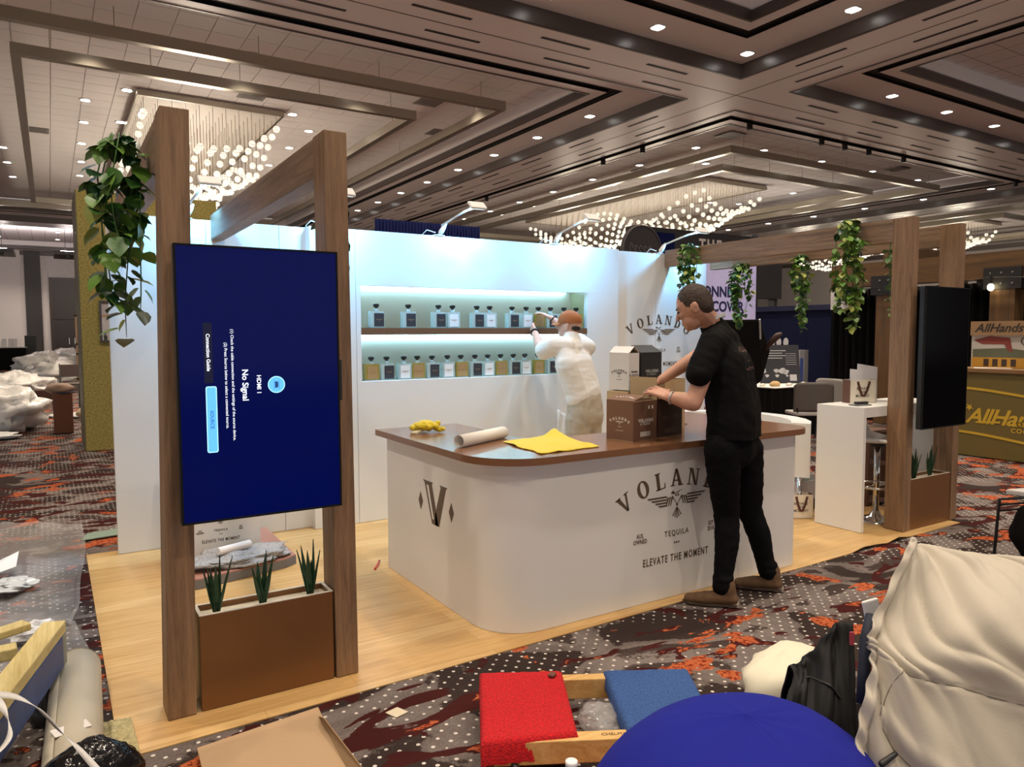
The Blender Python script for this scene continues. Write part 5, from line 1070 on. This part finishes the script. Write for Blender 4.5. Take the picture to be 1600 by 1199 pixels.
# ---------------------------------------------------------------- right foreground: blue seat, jackets
def dome(u, v):
    a = 2*PI*u; h_ = v; C_ = Vector((1.335, 1.115, 0)); r = .42*(1-.0*h_)*math.sqrt(max(0, 1-max(0, (h_-.35)/.65)**2.3)); z = .02+.655*h_
    r *= 1+.05*math.sin(2*a+.6)+.03*math.sin(3*a+2*h_)+.02*nz((math.cos(a)*1.6, math.sin(a)*1.6, h_*2), 1.2, 4)
    return C_+Vector((math.cos(a)*r*1.05, math.sin(a)*r*.95, z+.006*nz((math.cos(a)*2, math.sin(a)*2, h_*3), 1.4)))
bs = thing('bean_seat', 'royal blue fabric covered rounded seat in front of the beige jacket', 'seat', (1.335, 1.115, 0)); RB = mat('royal_blue', (.012, .016, .235), .85, spec=.15, bump=(200, .25, .004))
MB().grid(dome, 60, 30).build('cover', RB, bs, True); MB().tube([dome(k/60, .62)+Vector((math.cos(2*PI*k/60), math.sin(2*PI*k/60), 0))*.003 for k in range(61)], .004, 6).build('seam', mat('royal_dark', (.01, .01, .13), .8), bs, True)
# chair below the jacket
ch = thing('back_chair', 'black chair under the beige jacket', 'chair', (2.15, 1.0, 0))
jr = [aD(1412, 859, 1.93), aD(1470, 878, 1.93), aD(1560, 884, 1.9), aD(1680, 905, 1.85), aD(1800, 925, 1.8)]
jm = [aD(1350, 990, 1.88), aD(1430, 1010, 1.78), aD(1540, 1000, 1.72), aD(1690, 1030, 1.68), aD(1830, 1050, 1.65)]
jl = [aD(1352, 1030, 1.84), aD(1420, 1080, 1.74), aD(1540, 1100, 1.68), aD(1700, 1130, 1.62), aD(1840, 1150, 1.6)]
jb = [aD(1326, 1165, 1.78), aD(1420, 1270, 1.70), aD(1540, 1330, 1.62), aD(1700, 1360, 1.58), aD(1850, 1380, 1.55)]
def lerp_list(L, u):
    f = u*(len(L)-1); i = min(len(L)-2, int(f)); q = f-i
    p0, p1, p2, p3 = L[max(i-1, 0)], L[i], L[i+1], L[min(i+2, len(L)-1)]
    return ((p1*2)+(p2-p0)*q+(p0*2-p1*5+p2*4-p3)*q*q+(p1*3-p0-p2*3+p3)*q**3)/2
back = Vector((.531, .847, 0))
def jacket(u, v):
    rows = [lerp_list(jr, u)+back*.26+Vector((0, 0, -.34))+CR*(.22*(1-u)), lerp_list(jr, u)+back*.13+Vector((0, 0, -.05))+CR*(.08*(1-u)), lerp_list(jr, u), lerp_list(jm, u), lerp_list(jl, u), lerp_list(jb, u), lerp_list(jb, u)+Vector((0, 0, -.12))]
    p = lerp_list(rows, v); w_ = math.sin(PI*min(1, max(0, (v-.28)/.6)))
    s = u*2.2-v*3.6
    f = .030*max(0, nz((s*1.6, u*.7, 0), 1.3, 1))+.022*abs(nz((s*3.2, u*1.1+v, 0), 1.5, 2))+.012*nz((u*6, v*9, 0), 1, 3)+.02*math.exp(-((s+.35)/.16)**2)-.02*math.exp(-((s+.75)/.12)**2)
    f *= 1-.8*math.exp(-(u/.09)**2-((v-.33)/.09)**2)
    hem = math.exp(-(u/.06)**4)*(1-.8*math.exp(-((v-.33)/.06)**2))
    f = f*(1-.5*hem)+.008*hem*(1+.9*math.sin(v*120+3*nz((v*9, 0, 0))))+(.010 if u < .062 else 0)
    zipg = abs(v-(.735+.14*u)); f -= .010*math.exp(-(zipg/.006)**2)*(.12 < u < .75); f += .010*math.exp(-((v-(.715+.14*u))/.014)**2)*(.12 < u < .75)
    f -= .006*math.exp(-(abs(v-(.60+.10*u))/.004)**2)*(u > .06)
    return p+(-back*.8+Vector((0, 0, .5)))*f*1.6
JK = mat('jacket_beige', (.47, .42, .34), .7, sheen=.2, bump=(260, .2, .003)); jk = thing('beige_jacket', 'beige jacket with elastic hem and zip pocket draped over a chair', 'jacket', (1.9, .9, .3))
MB().grid(jacket, 150, 150).build('shell', JK, jk, True, solid=.006)
THR = mat('jacket_seam', (.22, .19, .15), .8)
def jline(nm, uv, r, m_, off=.006): 
    pts = [jacket(u, v)+(-back*.8+Vector((0, 0, .5)))*off for u, v in uv]; return MB().tube(pts, r, 6).build(nm, m_, jk, True)
jline('pocket_zip', [(.13+.62*k/30, .735+.14*(.13+.62*k/30)) for k in range(31)], .0022, THR, .010); jline('yoke_seam', [(.06+.9*k/40, .60+.10*(.06+.9*k/40)) for k in range(41)], .0022, THR, .006)
jline('hem_seam', [(.066, .32+.6*k/40) for k in range(41)], .0014, THR); jline('pocket_seam', [(.2-.09*k/10, .63+.115*k/10) for k in range(11)], .0012, THR)
zp = jacket(.175, .768); MB().cap(zp+Vector((0, 0, .0))-back*.02, .006, zp-back*.03+CR*-.035+Vector((0, 0, -.018)), .008).build('zip_pull', BLACK, jk, True)
r0_, r1_ = lerp_list(jr, .12)+back*.06, lerp_list(jr, .85)+back*.06
for p in (r0_, r1_): MB().tube([(p.x, p.y, .01), (p.x, p.y, p.z-.05)], .015, 8).build('rear_leg', BLACK, ch)
for p in (r0_, r1_): MB().tube([(p.x-.2, p.y-.33, .01), (p.x-.2, p.y-.33, .45)], .015, 8).build('front_leg', BLACK, ch)
q = MB(); q.beam(Vector((r0_.x, r0_.y, r0_.z-.11)), Vector((r1_.x, r1_.y, r1_.z-.11)), .03, .12); q.build('back_rail', BLACK, ch, bevel=.008); m_ = (r0_+r1_)/2
MB().obox((m_.x-.1, m_.y-.17, .46), (r1_-r0_)*.5, (-.1, -.17, 0), (0, 0, .02)).build('seat', BLACK, ch, bevel=.008)
p = aD(1352, 950, 1.95); MB().obox(aD(1362, 952, 2.02), CR*.022+CU*.006, CU*.026-CR*.006, CFW*.006).build('shirt_edge', mat('shirt_white', (.75, .75, .74), .7), jk, bevel=.004)
MB().tube([aD(1362, 962, 1.99), aD(1353, 1000, 1.96), aD(1350, 1050, 1.94), aD(1347, 1100, 1.92)], .016, 8).build('lining_edge', mat('lining_navy', (.008, .012, .03), .7), jk, True)
def blackjk(u, v):
    L0 = [aD(1330, 993, 2.35), aD(1300, 1005, 2.35), aD(1265, 1045, 2.35), aD(1238, 1060, 2.35)]; L1 = [aD(1345, 1180, 2.2), aD(1300, 1180, 2.2), aD(1260, 1165, 2.2), aD(1228, 1120, 2.2)]
    p = lerp_list([lerp_list(L0, u)+back*.22+Vector((0, 0, -.3)), lerp_list(L0, u)+back*.05, lerp_list(L0, u), lerp_list(L1, u), lerp_list(L1, u)+Vector((0, 0, -.35))], v)
    return p-back*(.03*nz((u*4, v*3, 0), 1.5, 5)+.02*abs(nz((u*9, v*7, 0), 1, 6)))
bj = thing('black_jacket', 'black jacket hanging beside the beige jacket', 'jacket', (2.2, 1.6, 0)); MB().grid(blackjk, 50, 60).build('shell', mat('jacket_black', (.006, .006, .006), .6, spec=.25), bj, True, solid=.006)
MB().tube([blackjk(.75-.5*q, .52+.12*q)-back*.008 for q in [k/12 for k in range(13)]], .004, 6).build('cord', BLACK, bj, True); MB().obox(aD(1331, 998, 2.3), CR*.006, CU*.02, CFW*.004).build('striped_tag', mat('tag_red', (.4, .05, .08), .6), bj)
cs = thing('coat_stand_box', 'dark low box standing under the black jacket', 'box', (2.45, 1.55, 0)); c_ = aD(1290, 1100, 2.45); MB().box(c_.x-.1, c_.x+.1, c_.y-.08, c_.y+.1, .01, c_.z+.02).build('box', BLACK, cs)
lump(MB(), (2.62, 1.98, .09), (.24, .12, .12), 103, .2, 1.6, 26, 16, .012).build('cream_bag', mat('cream_fabric', (.70, .66, .52), .75), smooth=True, label='cream fabric bag slumped on the carpet behind the black jacket', cat='bag')
# ---------------------------------------------------------------- people
UPV = Vector((0, 0, 1))
def hand(mb, W, D, Nn, thumb=1, curl=.5, k=1.0, spread=.0):
    D = V3(D).normalized(); Nn = V3(Nn); Nn = (Nn-D*Nn.dot(D)).normalized(); S = D.cross(Nn)*thumb   # S points to the thumb side
    offs = [.030, .010, -.010, -.029]; lens = [.072, .082, .076, .058]
    for o in offs: mb.cap(W+S*o*.55*k, .015*k, W+D*.082*k+S*o*k, .0125*k)
    for i, o in enumerate(offs):
        p = W+D*.084*k+S*o*k; a = curl*.55; r = .0098*k
        for j, f in enumerate((.46, .31, .23)):
            d = D*math.cos(a)+Nn*math.sin(a)+S*(spread*(1.5-i)*.22); q = p+d.normalized()*lens[i]*f*k; mb.cap(p, r, q, r*.9); p = q; r *= .9; a += curl
    p = W+D*.022*k+S*.026*k; q = p+(D*.55+S*.75+Nn*.25).normalized()*.045*k; mb.cap(p, .015*k, q, .0125*k); p = q; q = p+(D*.9+S*.35+Nn*.35*(1+curl)).normalized()*.032*k; mb.cap(p, .0115*k, q, .0105*k); mb.cap(q, .0105*k, q+(D+Nn*.5*curl).normalized()*.024*k, .0085*k)
SKIN = mat('skin', (.52, .27, .185), .5, var=(25, .07)); SKIN2 = mat('skin_pale', (.60, .36, .28), .5, var=(25, .06))
TEEB = mat('tshirt_black', (.0045, .0045, .005), .85, spec=.12, bump=(220, .2, .003)); JEAN = mat('jeans_black', (.0035, .0035, .0045), .85, spec=.12, bump=(220, .3, .003)); TEEW = mat('tshirt_white', (.80, .78, .74), .8, bump=(220, .2, .003)); KHAK = mat('khaki', (.42, .36, .28), .8, bump=(200, .3, .003))
HAIR = mat('hair_brown', (.036, .018, .009), .6, bump=(120, .9, .01), var=(90, .5)); SUEDE = mat('suede', (.12, .065, .03), .85, var=(40, .2)); EYE = mat('eye_dark', (.03, .02, .015), .3)
def headparts(mb, Hc, F, U, N, nr=.06):
    L = U.cross(F); R_ = Matrix((F, L, U)).transposed()
    mb.ell(Hc+U*.012-F*.008, (.102, .077, .112), R_, 20, 14); mb.ell(Hc+F*.034-U*.062, (.062, .056, .062), R_, 16, 10); mb.ell(Hc+F*.066-U*.098, (.026, .026, .022), R_)
    mb.ell(Hc+F*.058+U*.028, (.038, .056, .03), R_); mb.ell(Hc+F*.068-U*.02, (.028, .052, .03), R_)
    mb.cap(Hc+F*.094+U*.004, .009, Hc+F*.113-U*.032, .0125); mb.ell(Hc+F*.088-U*.064, (.014, .022, .007), R_); mb.ell(Hc+F*.086-U*.077, (.014, .020, .008), R_)
    for s in (-1, 1):
        mb.ell(Hc+L*s*.078-F*.012-U*.014, (.021, .009, .034), R_); mb.ell(Hc+L*s*.083-F*.022-U*.002, (.014, .009, .022), R_)
    mb.cap(N, nr, Hc-U*.05-F*.035, nr*.92); return L, R_
def shoe(parent, heel, toe, m_, leg):
    h, t_ = V3(heel)+Vector((0, 0, .006)), V3(toe)+Vector((0, 0, .006)); d = (t_-h).normalized(); s = Vector((-d.y, d.x, 0)); b = MB(); z = Vector((0, 0, 1))
    L = (t_-h).length
    for k in (-1, 1): b.chain([(h+d*.035+s*.008*k+z*.042, .036), (h+d*L*.35+s*.012*k+z*.046, .036), (h+d*L*.62+s*.02*k+z*.036, .032), (h+d*(L-.03)+s*.010*k+z*.028, .024)])
    b.cap(h+d*.05+z*.05, .044, h+d*.062+z*.12, .046)
    remesh(b, 'shoe', m_, parent, .008, 4); b = MB()
    pl = [(-.005, 0), (.01, .03), (.08, .034), (.16, .042), (L-.03, .035), (L, 0), (L-.03, -.035), (.16, -.042), (.08, -.034), (.01, -.03)]
    b.prism(pl, h+Vector((0, 0, .003)), d, s, (0, 0, .014)); b.build('sole', mat('sole', (.07, .045, .03), .7), parent)
    b = MB(); b.prism([(-.004, -.028), (.05, -.032), (.05, .032), (-.004, .028)], h+Vector((0, 0, .0015)), d, s, (0, 0, .02)); b.build('heel', mat('heel_pale', (.3, .26, .22), .7), parent)

# --- man in black at the bar
p1 = thing('person', 'person in black T-shirt and black jeans leaning over cartons at the bar', 'person', (3.4, 2.9, 0))
TF, TL = Vector((-.50, .866, 0)), Vector((-.866, -.50, 0))
S_ = aY(1126, 522, 3.0); Cc = aY(1137, 572, 2.96); W_ = aY(1147, 645, 2.92); Nk = aY(1113, 507, 3.01)
hipL, hipR = aY(1128, 706, 2.87), aY(1165, 706, 2.96)
kneeL, kneeR = aY(1135, 803, 2.90), aY(1172, 800, 2.97); ankL, ankR = Vector((3.205, 2.855, .115)), Vector((3.635, 2.885, .115))
b = MB()   # trousers
pel = (hipL+hipR)/2
for s in (-1, 0, 1): b.chain([(pel+UPV*.13+TL*.06*s, .105), (pel+UPV*.02+TL*.06*s-TF*.012, .115)])
for h, k, a in ((hipL, kneeL, ankL), (hipR, kneeR, ankR)):
    b.chain([(h+UPV*.02, .104), (h.lerp(k, .45), .092), (k, .072), (k.lerp(a, .35)-TF*.012, .070), (k.lerp(a, .8), .057), (a, .058)], 14)
    for q in (.03, .06): b.ell(k+UPV*(q-.05), (.079, .079, .012))
    b.ell(a+UPV*.01, (.064, .064, .02)); b.ell(a+UPV*.05, (.062, .062, .014))
remesh(b, 'jeans', JEAN, p1, .010, 5, fold=lambda p: .004*nz(p, 22)+.003*nz(p, 50))
b = MB()   # shirt
for s in (-1, -.5, 0, .5, 1):
    b.chain([(W_-UPV*.22+TL*.09*s, .140), (W_-UPV*.12+TL*.09*s, .140), (W_+TL*.09*s, .137), (Cc+TL*.10*s, .124), (S_-UPV*.06+TL*.11*s, .088)], 14)
SL, SR = S_+TL*.185-UPV*.052, S_-TL*.185-UPV*.045
b.cap(Nk-UPV*.01, .075, S_-UPV*.04, .10)
EL, WL = aY(1083, 630, 2.90), aY(1046, 621, 3.02); ER, WR = aY(1092, 556, 3.22), aY(1033, 594, 3.30)
hemL = aY(1092, 584, 2.885); b.chain([(S_+TL*.08-UPV*.03, .085), (SL, .083), (SL.lerp(hemL, .6), .078), (hemL, .074)], 14); hemR = SR.lerp(ER, .55); b.chain([(S_-TL*.08-UPV*.03, .08), (SR, .08), (hemR, .072)], 14)
TS = remesh(b, 'tshirt', TEEB, p1, .010, 6, fold=lambda p: .006*nz((p.x*1.5+p.z, p.y*1.5, p.z*.8), 9)+.004*nz((p.x+p.z*1.2, p.y, p.z), 22))
for v in TS.data.vertices:
    zc = W_.z-.135+.01*nz(v.co, 12)
    if v.co.z < zc: v.co.z = zc
b = MB()   # skin
F = (-CR*.90+Vector((CFW.x, CFW.y, 0))*.38-UPV*.42).normalized(); U = (UPV-F*UPV.dot(F)).normalized(); Hc = aY(1084, 480, 3.04)
HL, HR_ = headparts(b, Hc, F, U, Nk, .062)
b.chain([(S_-UPV*.09, .06), (SL, .052), (SL.lerp(EL, .5), .053), (EL, .048), (EL.lerp(WL, .3), .047), (WL, .029)], 14); b.chain([(S_-UPV*.09, .06), (SR, .05), (ER, .047), (ER.lerp(WR, .3), .045), (WR, .028)], 14)
DL = (aY(1020, 609, 3.14)-WL).normalized(); hand(b, WL+DL*.01, DL, Vector((.3, .5, -.8)), -1, .28, 1.08, .8); DR = (aY(1012, 612, 3.36)-WR).normalized(); hand(b, WR+DR*.01, DR, Vector((.4, -.6, -.6)), 1, .4)
remesh(b, 'body', SKIN, p1, .0055, 4, kind=None)
b = MB(); b.ell(Hc+U*.026-F*.017, (.101, .081, .107), HR_, 24, 16); b.ell(Hc-F*.05+U*.0, (.064, .076, .085), HR_, 16, 10)
remesh(b, 'hair', HAIR, p1, .008, 3, fold=lambda p: .0035*nz(p, 70))
for s in (-1, 1): MB().ell(Hc+F*.088+HL*.031*s+U*.002, (.008, .010, .006), HR_).build('eye', EYE, p1, True); MB().cap(Hc+F*.096+HL*.016*s+U*.022, .004, Hc+F*.084+HL*.048*s+U*.024, .003).build('eyebrow', HAIR, p1, True)
# lanyard
ring_ = [Nk+UPV*(.028-.055*(-math.cos(a_)*.5+.5))*1.0+TF*(-math.cos(a_))*-.072*-1+TL*math.sin(a_)*.075 for a_ in [2*PI*k/24 for k in range(25)]]
ring_ = [Nk+TL*.078*math.sin(a_)-TF*.070*math.cos(a_)+UPV*(.045+.012*math.cos(a_)-(.05*(1-math.cos(a_))/2)) for a_ in [2*PI*k/24 for k in range(25)]]
b = MB()
for a_, c_ in zip(ring_, ring_[1:]): b.beam(a_, c_, .004, .02)
b.build('lanyard', mat('lanyard_pale', (.62, .63, .64), .6, var=(120, .5)), p1)
bq = (WL-EL).normalized(); b = MB(); sd = bq.cross(UPV).normalized(); up_ = sd.cross(bq); b.tube([WL-bq*.012+(sd*math.cos(a_)+up_*math.sin(a_))*.033 for a_ in [2*PI*k/20 for k in range(21)]], .007, 6); b.build('bracelet', mat('bracelet', (.45, .40, .36), .4, .5), p1, True)
MP = mat('shirt_print', (.20, .12, .09), .7); b = MB(); o_ = Cc.lerp(S_, .48)-TF*.122-TL*.01; wordmark(b, o_+UPV*.04, -TL, UPV, .235, TF, th=.001); eagle(b, o_+UPV*.005, -TL, UPV, .26, TF, .001); cling(b.build('back_print', MP, p1), TS)
for k, s in enumerate(('TEQUILA', 'ELEVATE THE MOMENT')): cling(text('back_lettering', s, .016+.004*k, o_-UPV*(.06+.045*k)-TF*.004, -TL, UPV, MP, p1, ext=.0), TS)
shoe(p1, (3.262, 2.79, 0), (3.05, 3.015, 0), SUEDE, ankL); shoe(p1, (3.69, 2.82, 0), (3.505, 3.045, 0), SUEDE, ankR)

# --- man in white at the shelf
p2 = thing('person', 'person in white T-shirt and rust cap arranging bottles in the niche', 'person', (4.05, 5.25, 0))
TF, TL = Vector((-.34, .94, 0)), Vector((-.94, -.34, 0))
S_ = aY(893, 541, 5.24); Cc = aY(897, 568, 5.20); W_ = aY(911, 612, 5.17); Nk = aY(893, 527, 5.26); pel = aY(913, 640, 5.17)
b = MB()
for s in (-1, 0, 1): b.chain([(pel+UPV*.10+TL*.075*s, .118), (pel-UPV*.06+TL*.075*s-TF*.015, .125)])
feet = []
for s in (1, -1):
    h = pel+TL*.09*s-UPV*.08; a = Vector((pel.x+TL.x*.13*s, pel.y+TL.y*.13*s, .12)); k = h.lerp(a, .5)+TF*.02; feet.append(a); b.chain([(h, .118), (h.lerp(k, .5), .105), (k, .086), (k.lerp(a, .5), .082), (a, .072)], 14)
remesh(b, 'trousers', KHAK, p2, .011, 5, fold=lambda p: .007*nz(p, 14)+.003*nz(p, 45))
b = MB()
for s in (-1, -.5, 0, .5, 1): b.chain([(W_-UPV*.055+TL*.085*s, .108), (W_+TL*.088*s, .112), (Cc+TL*.105*s, .112), (S_-UPV*.04+TL*.115*s, .085)], 14)
SL, SR = aY(862, 541, 5.26), aY(917, 543, 5.26); EL, WL = aY(843, 541, 5.43), aY(835, 518, 5.62); ER, WR = aY(890, 522, 5.50), aY(861, 497, 5.62)
b.cap(Nk-UPV*.02, .085, S_-UPV*.02, .1); hl = aY(851, 548, 5.35); b.chain([(S_+TL*.1, .09), (SL, .088), (hl, .086)], 14); hr = SR.lerp(ER, .45); b.chain([(S_-TL*.1, .09), (SR, .08), (hr, .076)], 14)
remesh(b, 'tshirt', TEEW, p2, .010, 4, fold=lambda p: .006*nz((p.x*.35+p.z*.9, p.y*.4, p.z*2.0-p.x*.8), 6)+.0025*nz((p.x*.5, p.y*.5, p.z*1.5), 24))
b = MB(); F = Vector((-.50, .85, .05)).normalized(); U = (UPV-F*UPV.dot(F)).normalized(); Hc = aY(889, 508, 5.30); HL, HR_ = headparts(b, Hc, F, U, Nk, .06)
b.chain([(S_-UPV*.09, .06), (SL, .05), (EL, .046), (EL.lerp(WL, .3), .044), (WL, .028)], 14); b.chain([(S_-UPV*.09, .06), (SR, .045), (ER, .044), (ER.lerp(WR, .3), .043), (WR, .028)], 14)
DL = (aY(830, 509, 5.72)-WL).normalized(); hand(b, WL+DL*.005, DL, Vector((.8, .3, .1)), 1, .55); DR = (aY(845, 489, 5.70)-WR).normalized(); hand(b, WR+DR*.005, DR, Vector((-.2, .3, -.9)), -1, .38, 1, 1.0)
remesh(b, 'body', SKIN2, p2, .006, 4)
CAPM = mat('cap_rust', (.36, .12, .035), .8, bump=(120, .3, .004)); b = MB(); b.ell(Hc+U*.034-F*.006, (.112, .089, .098), HR_, 24, 16); o = remesh(b, 'cap', CAPM, p2, .008, 2)
for v in o.data.vertices:
    w_ = Vector(v.co)+p2.location-Hc; d_ = w_.dot(U)-.012+.10*w_.dot(F)
    if d_ < 0: v.co -= U*d_
def brim(u, v):
    a_ = (u-.5)*2.2; r = .095+.075*v*math.cos(a_*.75); return Hc+F*math.cos(a_)*r+HL*math.sin(a_)*.085*(1+.12*v)+U*(.02-.02*v-.02*abs(u-.5))
MB().grid(brim, 16, 6).build('cap_brim', CAPM, p2, True, solid=.005); MB().ell(Hc-F*.058-U*.022, (.050, .066, .040), HR_, 16, 10).build('hair', mat('hair_dark', (.018, .012, .009), .6, bump=(100, .8, .01)), p2, True)
MB().ell(Hc+U*.132-F*.006, .009).build('cap_button', CAPM, p2, True)
def cuff(nm, A, B, r, m_, tk=.008):
    q = (B-A).normalized(); sd = q.cross(UPV).normalized(); up_ = sd.cross(q); MB().tube([B-q*.018+(sd*math.cos(a_)+up_*math.sin(a_))*r for a_ in [2*PI*k/20 for k in range(21)]], tk, 6).build(nm, m_, p2, True)
cuff('wristwatch', EL, WL, .034, BLACK, .011); cuff('bracelet', ER, WR, .032, mat('bracelet_dark', (.05, .045, .04), .4), .006)
def rag(u, v): 
    a, c_ = aY(871, 640, 5.08), aY(884, 648, 5.05); p = a.lerp(c_, u)+Vector((-.01*v, 0, -.26*v)); return p+Vector((0, -.012*math.sin(u*9+v*2), 0))
MB().grid(rag, 14, 14).build('pocket_rag', mat('rag_pale', (.68, .74, .78), .8), p2, True, solid=.006)
for a in feet: shoe(p2, (a.x+TF.x*-.05, a.y+TF.y*-.05, .008), (a.x+TF.x*.2, a.y+TF.y*.2, .008), mat('shoe_grey', (.2, .2, .2), .7), a)
